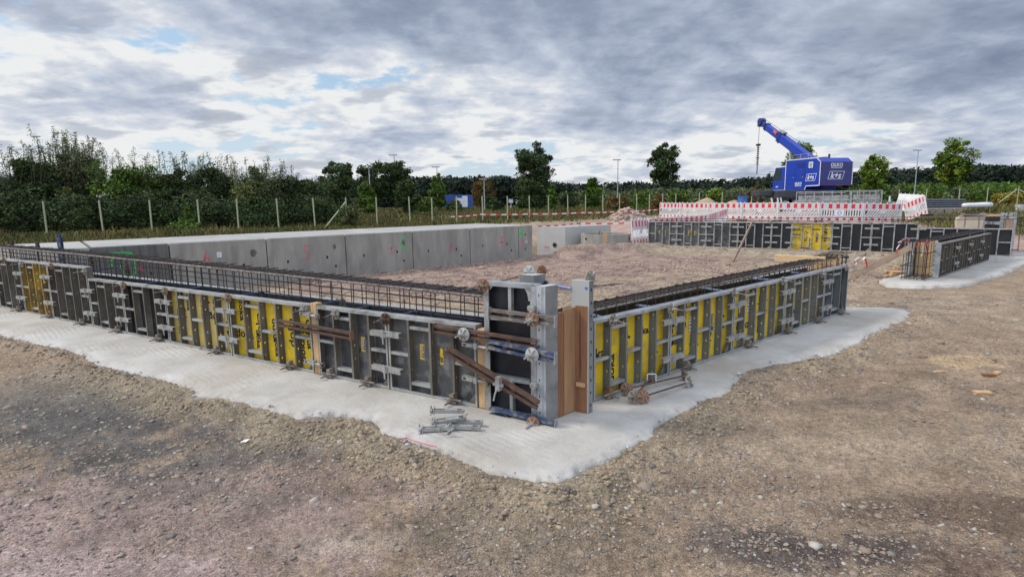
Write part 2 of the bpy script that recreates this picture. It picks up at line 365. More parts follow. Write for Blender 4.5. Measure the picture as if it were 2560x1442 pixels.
BLIND = pg([(-200,800),(-90,815),(0,838),(60,852),(130,866),(185,884),(215,905),(300,925),(380,945),(455,968),(475,990),(540,992),(600,1005),(690,1028),(725,1050),(790,1040),(860,1042),(905,1050),(935,1078),(980,1092),(1060,1122),(1150,1156),(1250,1188),(1340,1204),(1420,1200),(1480,1182),(1530,1150),(1575,1112),(1640,1085),(1700,1045),(1755,1012),(1768,1000),(1825,975),(1868,930),(1900,918),(1960,905),(2050,893),(2115,880),(2160,850),(2212,822),(2268,800),(2293,782),(2280,769),(2200,764),(2125,764)])
BLIND += [tuple((C_R+U_R*6.4-N_R*.8)), tuple(C_R+U_R*.3-N_R*.8), tuple(C_L+U_L*0-N_L*1.0), tuple(C_L+U_L*16-N_L*1.0), tuple(C_L+U_L*16+N_L*.6)]
BLIND_B = [tuple(C_B-U_B*.55+N_B*.25), tuple(C_B+U_B*2+N_B*.42), tuple(C_B+U_B*4+N_B*.5), tuple(C_B+U_B*6.2+N_B*.52), tuple(C_B+U_B*8.0+N_B*.55), tuple(C_B+U_B*9.8+N_B*.5), tuple(C_B+U_B*11+N_B*.3), tuple(C_B+U_B*11-N_B*1.0), tuple(C_B-U_B*.5-N_B*1.0)]
BLIND_T = pg([(2192,697),(2215,708),(2300,714),(2400,712),(2440,706),(2480,692),(2520,680),(2550,665),(2600,655),(2700,640),(2720,625)], .02)+[tuple(C_R+U_R*19.5-N_R*.8), tuple(C_R+U_R*12.5-N_R*.9), tuple(v2(G(2240,684,.02)))]
def height(X, Y, fine=True):
    R = np.hypot(X, Y)
    D1 = -((X-Q_P[0])*N_R[0]+(Y-Q_P[1])*N_R[1]); S1 = (X-Q_P[0])*U_R[0]+(Y-Q_P[1])*U_R[1]
    D2 = (X-C_B[0])*N_B[0]+(Y-C_B[1])*N_B[1]; S2 = (X-C_B[0])*U_B[0]+(Y-C_B[1])*U_B[1]
    sd = poly_sd(BLIND, X, Y)
    h = -.035 - .05*sm(.0, .45, -sd) + .05*sm(.8, 2.5, -sd)
    n1 = fbm(X*.8, Y*.8, 3, 5)
    hb = .17*sm(1.65, .75, D2+.5*(n1-.5))*sm(-4.6, -2.6, S2)*sm(13.5, 10.5, S2)
    h1 = .62*sm(2.6, 4.6, D1)*sm(-45, -30, S1)
    h2 = .60*sm(21, 30, Y) + .35*sm(34, 60, Y)
    h1 = np.where(S1 < 1.2, .66*sm(2.2, 3.2, D1), .62*sm(3.5, 12, D1))
    rdg = np.full(X.shape, 1e9)
    for (ax, ay), (bx, by) in (((2.0, 19.55), (3.2, 19.9)), ((3.2, 19.9), (4.6, 20.5)), ((4.6, 20.5), (5.6, 21.2))):
        t_ = np.clip(((X-ax)*(bx-ax)+(Y-ay)*(by-ay))/((bx-ax)**2+(by-ay)**2), 0, 1); rdg = np.minimum(rdg, np.hypot(X-ax-t_*(bx-ax), Y-ay-t_*(by-ay)))
    hb = np.maximum(hb, (.42+.12*(n1-.5))*np.exp(-(rdg/.52)**2)*(1-.55*sm(4., 5.6, X)))
    hb = np.maximum(hb, .26*sm(.0, .8, Y-20.2-.2*(X-3))*sm(2.2, 3.0, X)*sm(7, 5.5, X))
    h = np.maximum(h+hb, np.maximum(h1, h2)-.07)
    h = h + .05*(fbm(X*.5, Y*.5, 3, 9)-.5)*sm(.1, 1., -sd)
    h = h - .45*np.exp(-(((X-1.3)/1.0)**2+((Y-22.6)/1.5)**2)**2)
    if fine:
        k = np.clip(1-R/30, 0, 1)*sm(-.02, .12, -sd)
        h = h + k*(.075*(fbm(X*2.6, Y*2.6, 4, 2)-.5) + .036*(fbm(X*10, Y*10, 3, 3)-.5) + .028*np.abs(fbm(X*26, Y*26, 2, 4)-.5))
        for cx_, cy_, R_ in ((10.5, -1.0, 7.1), (10.5, -1.0, 8.9), (-2., 16., 13.6), (-2., 16., 15.2)):      # wheel tracks
            rd = np.hypot(X-cx_, Y-cy_)-R_; an = np.arctan2(Y-cy_, X-cx_)*R_; w_ = np.exp(-(rd/.13)**4)*sm(.5, 1.2, -sd)*np.clip(1.3-R/16, 0, 1)*sm(.35, .6, fbm(X*.9, Y*.9, 3, 51))
            h = h - w_*(.022+.010*np.sin(an*2*np.pi/.11+rd*14*np.sign(rd)))+.010*np.exp(-((np.abs(rd)-.17)/.05)**2)*sm(.5, 1.2, -sd)*np.clip(1.3-R/16, 0, 1)
        bank = sm(.55, .1, -sd)*sm(-.02, .08, -sd)+.9*sm(2.2, 1.6, D2)*sm(.4, .9, D2)*sm(-4, -3, S2)
        h = h + bank*.10*(fbm(X*7, Y*7, 4, 21)-.40) + .035*sm(.02, .12, -sd)*sm(.50, .16, -sd)*sm(.3, .6, fbm(X*1.6, Y*1.6, 3, 23))
    h = np.where(sd > .10, -.14, h)
    h = np.where(poly_sd(BLIND_T, X, Y) > .02, -.12, h)
    return h
def hz(x, y): return float(height(np.array([float(x)]), np.array([float(y)]), False)[0])
def Gh(x, y):                # point of the terrain seen at a pixel
    z = 0.
    for _ in range(12):
        p = G(x, y, z); 
        if p.y < 0 or p.y > 400: p = D(x, y, 400)
        z = .5*z+.5*hz(p.x, p.y)
    return Vector((p.x, p.y, hz(p.x, p.y)))
def tint(X, Y):
    """real colour of the soil from place to place"""
    D1 = -((X-Q_P[0])*N_R[0]+(Y-Q_P[1])*N_R[1]); S1 = (X-Q_P[0])*U_R[0]+(Y-Q_P[1])*U_R[1]
    D2 = (X-C_B[0])*N_B[0]+(Y-C_B[1])*N_B[1]; S2 = (X-C_B[0])*U_B[0]+(Y-C_B[1])*U_B[1]
    sd = poly_sd(BLIND, X, Y)
    c = np.zeros(X.shape+(3,)); c[...] = (.30, .225, .155)
    wob = fbm(X*1.1, Y*1.1, 5, 31)-.5; w2 = fbm(X*3.3, Y*3.3, 4, 41)-.5; w3 = fbm(X*14, Y*14, 4, 43)-.5
    def mixin(col, k):
        nonlocal c; k = np.clip(k, 0, 1)[..., None]; c = c*(1-k)+np.array(col)*k
    def blob(px, py, rx, ry, col, k=1., soft=.9):
        g = G(px, py); d = ((X-g.x)/rx)**2+((Y-g.y)/ry)**2; mixin(col, k*sm(1+soft, 1-soft, d+wob*2.4+w2*2.6+w3*2.4))
    # left half mauve and slate
    blob(250, 1330, 2.2, .9, (.33, .245, .215)); blob(700, 1250, 1.1, .7, (.30, .225, .185), .8)
    blob(80, 1020, 2.6, .75, (.11, .105, .096)); blob(420, 1080, 1.6, .55, (.115, .107, .097)); blob(800, 1080, .9, .4, (.17, .145, .125), .8)
    blob(250, 940, 3., .6, (.20, .175, .14), .7); blob(640, 1200, .8, .2, (.17, .14, .12), .6); blob(150, 1400, .7, .16, (.40, .31, .28), .8)
    blob(900, 1170, .8, .25, (.25, .18, .145), .7); blob(880, 1330, .6, .12, (.38, .31, .25), .7)
    # right half
    blob(1250, 1300, .8, .35, (.22, .175, .12), .9); blob(1500, 1230, .5, .3, (.25, .19, .135), .8)
    blob(1990, 1120, .9, .5, (.33, .255, .18), .8); blob(2350, 1080, 1.2, .5, (.33, .255, .18), .8)
    blob(2080, 1350, .7, .18, (.105, .085, .075)); blob(1850, 1330, .45, .2, (.13, .105, .09), .9); blob(2450, 1270, .6, .25, (.17, .12, .085), .9); blob(2200, 1250, .6, .12, (.17, .125, .09), .8)
    blob(2520, 1400, .5, .2, (.17, .12, .09)); blob(1800, 1190, .8, .1, (.22, .16, .115), .8); blob(2100, 990, 1.0, .22, (.22, .17, .125), .8)
    blob(1900, 960, 1., .18, (.19, .14, .10), .8); blob(1780, 1060, .35, .15, (.19, .14, .10), .8); blob(2060, 920, .9, .25, (.22, .155, .11), .6); blob(2400, 1000, .9, .12, (.23, .17, .12), .6)
    blob(2440, 886, .62, .22, (.46, .33, .185), .7); blob(2440, 760, 3., 1.2, (.33, .255, .185), .7)
    # inside the foundation
    inside = sm(.0, .8, D2-1.6)*sm(.2, 1., -((X-C_R[0])*N_R[0]+(Y-C_R[1])*N_R[1]))*sm(.2, 1, -((X-C_L[0])*N_L[0]+(Y-C_L[1])*N_L[1]))
    mixin((.34, .265, .185), inside*.9)
    mixin((.31, .225, .175), inside*sm(3.6, 6.2, -((X-C_L[0])*N_L[0]+(Y-C_L[1])*N_L[1])+wob*5)*sm(3.5, 6.5, -((X-C_R[0])*N_R[0]+(Y-C_R[1])*N_R[1])+wob*3))
    mixin((.17, .12, .11), inside*sm(.02, .16, w2+wob*.6-.02)*.75*sm(2, 4, -((X-C_L[0])*N_L[0]+(Y-C_L[1])*N_L[1])))
    # bank of sand under the far formwork, pink rubble ground behind the shafts
    mixin((.31, .255, .185), sm(2.1, 1.5, D2+wob)*sm(-.2, .3, D2)*sm(-5, -3, S2)*sm(13, 11, S2))
    mixin((.40, .28, .23), sm(.3, -.8, D2)*sm(-8, -4, S2)*sm(60, 35, Y)*.9)
    # clay bank alongside the concrete strip
    mixin((.30, .245, .165), sm(.55, .12, -sd+.4*wob)*sm(9, 7, np.hypot(X, Y)+0*X)*np.where(X < .6, 1, .55)*.9)
    # grass land
    gr = np.maximum(np.where(S1 < 2.6, sm(3.6, 4.8, D1+wob*1.2), sm(11, 16, D1+wob*5)), sm(52, 60, Y+wob*14))
    gr = np.maximum(gr, sm(-2, 2, (X-19)-.35*(Y-24)+wob*4)*sm(23, 26, Y+wob*3))
    mixin((.085, .08, .035), gr)
    return c, gr
angs = np.radians(np.concatenate([np.arange(-180, -60, 4.), np.arange(-60, 60, .19), np.arange(60, 180, 4.)]))
rr = [.35]
while rr[-1] < 3000: rr.append(rr[-1]*(1.0135 if rr[-1] < 45 else 1.05))
rr = np.array(rr); A, R = np.meshgrid(angs, rr); X, Y = R*np.sin(A), R*np.cos(A)
H = height(X, Y); H[0, :] = H[0].mean(); tc, GR = tint(X, Y)
nr, na = X.shape; idx = np.arange(nr*na).reshape(nr, na); nx = np.roll(idx, -1, 1)
FQ = np.stack([idx[:-1], nx[:-1], nx[1:], idx[1:]], -1).reshape(-1, 4)
VV = np.stack([X, Y, H], -1).reshape(-1, 3)
def groundmat(name, vals):
    m = bpy.data.materials.new(name); m.use_nodes = True
    global nt, N, LK
    nt = m.node_tree; N = nt.nodes.new; LK = nt.links.new; b = nt.nodes['Principled BSDF']; b.inputs['Roughness'].default_value = .95
    b.inputs['Specular IOR Level'].default_value = .15
    g = N('ShaderNodeNewGeometry'); pos = g.outputs['Position']
    at = N('ShaderNodeAttribute'); at.attribute_name = 'tint'; c = at.outputs['Color']
    c = mixc(1., c, ramp(noise(pos, 2.3, 8, .65), [(.28, .62), (.72, 1.38)]), 'MULTIPLY')
    c = mixc(1., c, ramp(noise(pos, 24, 8, .78), [(.32, .48), (.68, 1.55)]), 'MULTIPLY')
    c = mixc(1., c, ramp(noise(pos, 95, 5, .7), [(.34, .55), (.66, 1.45)]), 'MULTIPLY')
    v = N('ShaderNodeTexVoronoi'); v.inputs['Scale'].default_value = 62; LK(pos, v.inputs['Vector'])
    sp = N('ShaderNodeSeparateColor'); LK(v.outputs['Color'], sp.inputs[0])
    k = mth('MULTIPLY', mth('GREATER_THAN', sp.outputs[0], .60), ramp(noise(pos, 1.7, 4), [(.42, .2), (.6, 1.)]))
    near = ramp(v.outputs['Distance'], [(.25, 1.), (.42, 0.)])
    k = mth('MULTIPLY', k, near)
    c = mixc(mth('MULTIPLY', k, .7), c, ramp(sp.outputs[1], [(0, (.09, .085, .08)), (.35, (.22, .18, .135)), (.6, (.28, .185, .14)), (1., (.42, .38, .31))]))
    LK(c, b.inputs['Base Color'])
    hh = mth('ADD', mth('MULTIPLY', noise(pos, 30, 8, .72), 1.0), mth('MULTIPLY', k, .35))
    hh = mth('ADD', hh, mth('MULTIPLY', noise(pos, 7, 4, .6), 1.6))
    bp = N('ShaderNodeBump'); bp.inputs['Strength'].default_value = .9; bp.inputs['Distance'].default_value = .034; LK(hh, bp.inputs['Height']); LK(bp.outputs[0], b.inputs['Normal'])
    return m
MT['ground'] = groundmat('bare_stony_ground', None)
npmesh('ground', VV, FQ, MT['ground'], 'structure', True, tc.reshape(-1, 3))

# ------------------------------------------------------------------ concrete blinding strips
def blind_stain(c, g):
    p_ = g.outputs['Position']
    c = mixc(ramp(noise(p_, .55, 6, .65, .4), [(.48, 0.), (.62, .6)]), c, (.33, .285, .22))
    c = mixc(ramp(noise(shifted(p_, 3, 8), 3.2, 8, .7, .3), [(.56, 0.), (.68, .5)]), c, (.29, .275, .245))
    c = mixc(ramp(noise(shifted(p_, 7, 1), 60, 4, .7), [(.62, 0.), (.72, .6)]), c, (.26, .235, .20))
    return c
def blindmat():
    m = mat('pale_lean_concrete', (.45, .43, .39), .92, 0, .14, 1.1, 0, 1, (.33, .305, .265), (.46, .70), extra=blind_stain)
    global nt, N, LK
    nt = m.node_tree; N = nt.nodes.new; LK = nt.links.new; b = nt.nodes['Principled BSDF']
    g = N('ShaderNodeNewGeometry'); pos = g.outputs['Position']
    w = N('ShaderNodeTexWave'); w.wave_type = 'BANDS'; w.bands_direction = 'DIAGONAL'; w.inputs['Scale'].default_value = 6.5; w.inputs['Distortion'].default_value = 3.5; w.inputs['Detail'].default_value = 3; LK(pos, w.inputs['Vector'])
    k = ramp(noise(pos, .9, 3), [(.48, 0.), (.62, 1.)])
    hh = mth('ADD', mth('MULTIPLY', mth('MULTIPLY', w.outputs[1], k), .30), mth('MULTIPLY', noise(pos, 22, 6, .65), .7))
    bp = N('ShaderNodeBump'); bp.inputs['Strength'].default_value = .8; bp.inputs['Distance'].default_value = .016; LK(hh, bp.inputs['Height']); LK(bp.outputs[0], b.inputs['Normal'])
    return m
MT['blinding'] = blindmat()
def blinding(name, poly, z0, step, drop):
    xs = [p[0] for p in poly]; ys = [p[1] for p in poly]
    gx = np.arange(min(xs)-.2, max(xs)+.2, step); gy = np.arange(min(ys)-.2, max(ys)+.2, step); X, Y = np.meshgrid(gx, gy)
    sd = poly_sd(poly, X, Y); e = sd - .05 + .16*(fbm(X*2.2, Y*2.2, 3, 61)-.5) + .11*(fbm(X*8, Y*8, 3, 62)-.5) + .07*(fbm(X*22, Y*22, 2, 63)-.5)
    Z = z0 - drop*sm(.03, -.045, e) + .008*(fbm(X*1.5, Y*1.5, 3, 64)-.5) + .045*(fbm(X*20, Y*20, 3, 65)-.5)*sm(.16, .0, e) - .03*sm(.16, .0, e)
    keep = e > -.10; idx = np.arange(X.size).reshape(X.shape)
    q = keep[:-1, :-1] | keep[1:, :-1] | keep[:-1, 1:] | keep[1:, 1:]
    F = np.stack([idx[:-1, :-1][q], idx[:-1, 1:][q], idx[1:, 1:][q], idx[1:, :-1][q]], -1)
    used = np.unique(F); rm = np.full(X.size, -1); rm[used] = np.arange(len(used))
    V = np.stack([X.ravel(), Y.ravel(), Z.ravel()], -1)[used]
    return npmesh(name, V, rm[F], MT['blinding'], 'structure', True)
blinding('concrete_blinding', BLIND, 0., .02, .16)
blinding('concrete_blinding', BLIND_B, .12, .05, .22)
blinding('concrete_blinding', BLIND_T, .02, .05, .22)

# ------------------------------------------------------------------ loose stones
ICO_V = []; t_ = (1+5**.5)/2
for a, b in ((-1, t_), (1, t_), (-1, -t_), (1, -t_)): ICO_V += [(a, b, 0)]
for a, b in ((-1, t_), (1, t_), (-1, -t_), (1, -t_)): ICO_V += [(0, a, b)]
for a, b in ((t_, -1), (t_, 1), (-t_, -1), (-t_, 1)): ICO_V += [(a, 0, b)]
ICO_V = np.array(ICO_V)/np.linalg.norm(ICO_V[0])
ICO_F = np.array([(0,11,5),(0,5,1),(0,1,7),(0,7,10),(0,10,11),(1,5,9),(5,11,4),(11,10,2),(10,7,6),(7,1,8),(3,9,4),(3,4,2),(3,2,6),(3,6,8),(3,8,9),(4,9,5),(2,4,11),(6,2,10),(8,6,7),(9,8,1)])
def stones(name, P, S, material, flat=(.35, .75), kind='stuff'):
    n = len(P); V = np.repeat(ICO_V[None], n, 0)*(1+rng.uniform(-.42, .38, (n, 12, 1)))
    V *= np.stack([rng.uniform(.7, 1.35, n), rng.uniform(.6, 1.0, n), rng.uniform(*flat, n)], -1)[:, None]*S[:, None, None]
    a = rng.uniform(0, 6.28, n); b = rng.normal(0, .25, n)
    y, z = V[..., 1]*np.cos(b)[:, None]-V[..., 2]*np.sin(b)[:, None], V[..., 1]*np.sin(b)[:, None]+V[..., 2]*np.cos(b)[:, None]
    x = V[..., 0]*np.cos(a)[:, None]-y*np.sin(a)[:, None]; y = V[..., 0]*np.sin(a)[:, None]+y*np.cos(a)[:, None]
    V = np.stack([x, y, z], -1)+P[:, None]
    F = ICO_F[None]+(np.arange(n)*12)[:, None, None]
    return npmesh(name, V.reshape(-1, 3), F.reshape(-1, 3), material, kind)
def stonecol(c, g):
    return mixc(.85, c, ramp(g.outputs['Random Per Island'], [(0, (.10, .10, .095)), (.25, (.19, .165, .125)), (.5, (.27, .21, .15)), (.70, (.25, .165, .125)), (.88, (.30, .265, .21)), (1., (.44, .41, .35))]))
MT['stone'] = mat('loose_stones', (.3, .25, .2), .9, 0, .25, 30, .3, 90, None, extra=stonecol)
n = 150000
a = rng.uniform(math.radians(-52), math.radians(52), n); r = 1.15*np.exp(rng.uniform(0, math.log(14/1.15), n))
X, Y = r*np.sin(a), r*np.cos(a); sd = poly_sd(BLIND, X, Y)
dens = sm(.36, .62, fbm(X*1.3, Y*1.3, 4, 71)) + .9*sm(.65, .15, -sd)
ok = (sd < -.02) & (poly_sd(BLIND_T, X, Y) < 0) & (rng.uniform(0, 1, n) < .16+.9*dens)
X, Y, r = X[ok], Y[ok], r[ok]; S = .0029*np.exp(rng.normal(0, .62, len(X)))*(1+r*.27)
S = np.clip(S, .003, .035); S = np.where(rng.uniform(0, 1, len(S)) < .006, S*2.2, S)
stones('gravel', np.stack([X, Y, height(X, Y)-S*.05], -1), S, MT['stone'], (.25, .55))
# rubble scattered inside and behind the far formwork
n = 42000; s_ = rng.uniform(-6, 13, n); d_ = rng.uniform(-8, 16, n); X = C_B[0]+U_B[0]*s_+N_B[0]*d_; Y = C_B[1]+U_B[1]*s_+N_B[1]*d_
dl = -((X-C_R[0])*N_R[0]+(Y-C_R[1])*N_R[1]); ll = -((X-C_L[0])*N_L[0]+(Y-C_L[1])*N_L[1]); D1 = -((X-Q_P[0])*N_R[0]+(Y-Q_P[1])*N_R[1])
ok = (dl > .9) & (ll > 1.2) & (D1 < -.05) & (poly_sd(BLIND_B, X, Y) < 0); X, Y = X[ok], Y[ok]; S = .019*np.exp(rng.normal(0, .5, len(X))); kp = rng.uniform(0, 1, len(X)) < .12+.9*sm(.42, .62, fbm(X*.7, Y*.7, 4, 77)); X, Y, S = X[kp], Y[kp], S[kp]
MT['stone_pink'] = mat('pink_rubble_stones', (.33, .235, .185), .9, 0, .25, 30, .3, 90, None, island=.35)
stones('gravel', np.stack([X, Y, height(X, Y)+S*.2], -1), S, MT['stone_pink'])

# ------------------------------------------------------------------ grass
def blades(name, P, Hh, W, material, lean=.35):
    n = len(P); a = rng.uniform(0, 6.28, n); dx, dy = np.cos(a)*W/2, np.sin(a)*W/2; la = rng.uniform(0, 6.28, n); l = Hh*rng.uniform(.05, lean, n)
    V = np.zeros((n, 4, 3)); V[:, 0] = P; V[:, 1] = P; V[:, 0, 0] -= dx; V[:, 0, 1] -= dy; V[:, 1, 0] += dx; V[:, 1, 1] += dy
    top = P+np.stack([l*np.cos(la), l*np.sin(la), Hh], -1); V[:, 2] = top; V[:, 3] = top; V[:, 2, 0] += dx*.3; V[:, 2, 1] += dy*.3; V[:, 3, 0] -= dx*.3; V[:, 3, 1] -= dy*.3
    return npmesh(name, V.reshape(-1, 3), np.arange(n*4).reshape(-1, 4), material, 'stuff')
def grasscol(c, g):
    return mixc(ramp(noise(g.outputs['Position'], .45, 5, .6), [(.42, 0.), (.60, 1.)]), c, mixc(1., c, (1.9, 1.45, 1.5), 'MULTIPLY'))
MT['grass'] = mat('rough_meadow_grass', (.085, .092, .032), .8, 0, .35, .8, island=.45, spec=.1, extra=grasscol)
MT['weed'] = mat('low_green_weeds', (.055, .095, .022), .8, 0, .35, .8, island=.4, spec=.1)
n = 320000
a = rng.uniform(math.radians(-50), math.radians(50), n); r = 18*np.exp(rng.uniform(0, math.log(130/18), n)); X, Y = r*np.sin(a), r*np.cos(a)
_, gr = tint(X, Y); ok = rng.uniform(0, 1, n) < gr*(.25+.75*sm(.35, .6, fbm(X*.5, Y*.5, 3, 81))); X, Y, r = X[ok], Y[ok], r[ok]
D1 = -((X-Q_P[0])*N_R[0]+(Y-Q_P[1])*N_R[1]); S1 = (X-Q_P[0])*U_R[0]+(Y-Q_P[1])*U_R[1]
Hh = rng.uniform(.06, .34, len(X))*(.6+.8*sm(.35, .65, fbm(X*.25, Y*.25, 3, 83)))*np.where(S1 < 3, .3+.7*sm(4, 8, D1), 1)*np.where((X > 18) & (Y < 40), .5, 1)
blades('meadow_grass', np.stack([X, Y, height(X, Y, False)-.02], -1), Hh, .022+.0016*r, MT['grass'], 1.0)
# clods of clay on the bank beside the strip
n = 60000; a = rng.uniform(math.radians(-52), math.radians(50), n); r = 2.2*np.exp(rng.uniform(0, math.log(12/2.2), n)); X, Y = r*np.sin(a), r*np.cos(a); sd = poly_sd(BLIND, X, Y)
ok = (sd > -.6) & (sd < .02) & (rng.uniform(0, 1, n) < sm(.65, .08, -sd)*(.15+.85*sm(.38, .6, fbm(X*2.4, Y*2.4, 3, 93)))*np.where(X > 1.2, .35, 1)); X, Y, r = X[ok], Y[ok], r[ok]
S = np.minimum(.0065*np.exp(rng.normal(0, .6, len(X)))*(1+.16*r), .024); MT['clod'] = mat('clay_clods', (.285, .225, .145), .95, 0, .3, 30, .5, 70, None, island=.3)
stones('soil_clods', np.stack([X, Y, height(X, Y)+S*.1], -1), S, MT['clod'], (.5, .9))
# crumbs of concrete along the broken edge of the strip
n = 60000; a = rng.uniform(math.radians(-52), math.radians(50), n); r = 2.2*np.exp(rng.uniform(0, math.log(12/2.2), n)); X, Y = r*np.sin(a), r*np.cos(a); sd = poly_sd(BLIND, X, Y)
ok = (sd > -.10) & (sd < .12) & (rng.uniform(0, 1, n) < np.exp(-np.abs(sd-.04)/.05)*(.25+.75*sm(.4, .6, fbm(X*3, Y*3, 3, 91)))); X, Y, r = X[ok], Y[ok], r[ok]
S = .0042*np.exp(rng.normal(0, .55, len(X)))*(1+.12*r); MT['crumb'] = mat('concrete_crumbs', (.42, .41, .385), .95, 0, .2, 30, 0, 1, None, island=.2)
stones('concrete_crumbs', np.stack([X, Y, np.where(sd[ok] > .06, -.008, -.035)+S*.3], -1), S, MT['crumb'], (.5, .9))

# ------------------------------------------------------------------ formwork panels
ORD = ['first','second','third','fourth','fifth','sixth','seventh','eighth','ninth','tenth','eleventh','twelfth','thirteenth','fourteenth','fifteenth','sixteenth','seventeenth','eighteenth']
DEP = .10
MT['rib_yellow'] = mat('yellow_painted_rib', (.33, .23, .05), .65, 0, .25, 5, .2, 40, (.13, .10, .07), (.42, .56), streak=(1, 1, .4))
def web_mb(H0, H1, holes=True):
    mb = MB(); y0, y1 = .004, DEP-.018
    if not holes: mb.box((-.0025, y0, H0), (.0025, y1, H1)); return mb
    n = max(2, int((H1-H0)/.13)); hh = (H1-H0)/n; yc = .045; rad = .010
    for side in (-.0025, .0025):
        for k in range(n):
            z0, z1 = H0+k*hh, H0+(k+1)*hh; zc = (z0+z1)/2
            o = [(y0, z0), (yc, z0), (y1, z0), (y1, zc), (y1, z1), (yc, z1), (y0, z1), (y0, zc)]
            i = [(yc+rad*math.cos(t), zc+rad*1.5*math.sin(t)) for t in [math.radians(x) for x in (225, 270, 315, 0, 45, 90, 135, 180)]]
            mb.add([(side, y, z) for y, z in o+i], [(q, (q+1) % 8, 8+(q+1) % 8, 8+q) for q in range(8)])
    mb.box((-.0025, y0-.001, H0), (.0025, y0, H1))
    return mb
def panel(L, H, nb, sheet, fm, rm, words=None, holes=True, stick=None, seed=0, lab=None, cat='formwork panel', group=None, bars=True, name='formwork_panel'):
    R = random.Random(seed); root = empty(name); tag(root, lab, cat, group)
    f = MB(); g = .002
    for x0, x1 in ((g, .006), (L-.006, L-g)): f.box((x0, .0, .0), (x1, DEP, H), 1)
    for x0, x1 in ((.006, .026), (L-.026, L-.006)): f.box((x0, .0, .026), (x1, .006, H-.03))
    f.box((.006, .0, 0), (L-.006, DEP-.02, .006)); f.box((.006, .0, .006), (L-.006, .006, .026))
    f.box((.006, .0, H-.008), (L-.006, DEP, H)); f.box((.006, .0, H-.03), (L-.006, .007, H-.008))
    f.build('frame', [fm, rm], root)
    s = MB(); s.box((.006, DEP-.018, .006), (L-.006, DEP, H-.008)); s.build('plywood_sheet', sheet, root)
    bw = L/nb
    for k in range(1, nb):
        m = web_mb(.006, H-.008, holes); x = k*bw
        T = m.v; m.v = [(vx+x, vy, vz) for vx, vy, vz in T]
        m.box((x-.013, .0, .026), (x+.012, .004, H-.03)); m.box((x-.018, DEP-.022, .006), (x+.018, DEP-.018, H-.008))
        m.build('rib', rm, root)
    if bars:
        def cb(k, z, d=.045): MB().box((k*bw+.013, .006, z-.016), ((k+1)*bw-.014, .006+d, z+.014)).build('crossbar', fm, root)
        cb(0, H*.5)
        if nb > 2: cb(1, H-.105, .07); cb(1, .105, .07)
        if nb > 3: cb(nb-1, H*.5)
        if nb > 4: cb(2, H*.5)
        gs = MB(); gs.prism([(L-.028, .008), (L-.028, .11), (L-.045, .115), (L-.12, .03), (L-.12, .008)], .006, 0, Matrix.Translation((0, .03, 0)))
        gs.build('gusset', MT['rust'] if seed % 3 == 0 else rm, root)
    if words:
        ys = DEP-.0195
        for k in range(nb):
            xc = (k+.5)*bw
            for _ in range(2 if bw > .26 else 1):
                rot = R.choice([-math.pi/2, math.pi/2, -math.pi/2, 0]); z = R.uniform(.18, H-.18); sz = R.choice([.10, .125, .15])
                t = MB(); put_text(t, 'doka', sz, xc+R.uniform(-.03, .03)+(R.choice([-.5, .5])*bw if R.random() < .35 and 0 < k < nb-1 else 0), ys, z, rot, .003, 0, 1.2); t.build('lettering', MT['ink'], root)
    if stick:
        for kind, x, z in stick:
            y = DEP-.0225
            if kind == 'name':
                b = MB(); w, h = .062, .16; b.box((x-w/2, y, z-h/2), (x+w/2, y+.0015, z+h/2)); o = b.build('name_label', MT['sticker_yellow'], root)
                b2 = MB(); b2.box((x-w/2+.012, y-.0022, z-h/2+.012), (x+w/2-.004, y-.001, z+h/2-.012)); b2.build('blue_field', MT['sticker_blue'], o)
                b3 = MB(); put_text(b3, 'Frami', .062, x-.004, y-.0030, z, math.pi/2, .0012); b3.build('lettering', MT['sticker_yellow'] if R.random() < .6 else MT['sticker_white'], o)
            elif kind == 'torn':
                b = MB(); b.prism([(x-.02, z-.08), (x+.02, z-.075), (x+.024, z+.01), (x+.012, z+.03), (x+.02, z+.08), (x-.016, z+.085), (x-.022, z+.02), (x-.012, z-.01)], .0015, 0, Matrix.Translation((0, y, 0))); o = b.build('torn_label', MT['sticker_yellow'], root)
                put_text(MB(), 'mi', .05, x, y-.002, z-.03, math.pi/2, .001).build('lettering', MT['ink'], o)
            elif kind == 'blue':
                b = MB(); b.box((x-.025, y, z-.10), (x+.025, y+.0015, z+.10)); o = b.build('blue_label', MT['sticker_blue'], root)
                put_text(MB(), 'Frami', .06, x, y-.002, z+.02, math.pi/2, .0012).build('lettering', MT['sticker_yellow'], o)
            elif kind == 'white':
                b = MB(); b.box((x-.017, y-.003, z-.10), (x+.017, y-.0015, z+.10)); o = b.build('white_label', MT['sticker_white'], root)
                t3 = MB()
                for q in range(5): put_text(t3, '%d' % (3+q), .032, x, y-.0045, z-.08+q*.04, math.pi/2, .002)
                t3.build('print', MT['ink'], o)
            elif kind == 'mark':      # scratched pale X-like print on dark film
                b = MB(); q = .05; b.ribbon([(x-q, z-q), (x+q, z+q)], .014, .001, 0, Matrix.Translation((0, y+.002, 0))); b.ribbon([(x-q*.2, z+q*.9), (x+q*.7, z-q*.4)], .014, .001, 0, Matrix.Translation((0, y+.0005, 0))); b.build('printed_mark', MT['grey_sheet'], root)
    return root
def put_panel(root, W, s, base, off=0., flip=False):
    """W: wall; s: wall coordinate of the panel end that lies left as seen from outside"""
    ang = ANG_L if W is WL else W.ang
    p = W.at(s, off, base); root.location = p; root.rotation_euler = (0, 0, ang+(math.pi if flip else 0)); return root
def jitter(o, r):
    o.rotation_euler.z += r

HL, HL2 = .775, .955
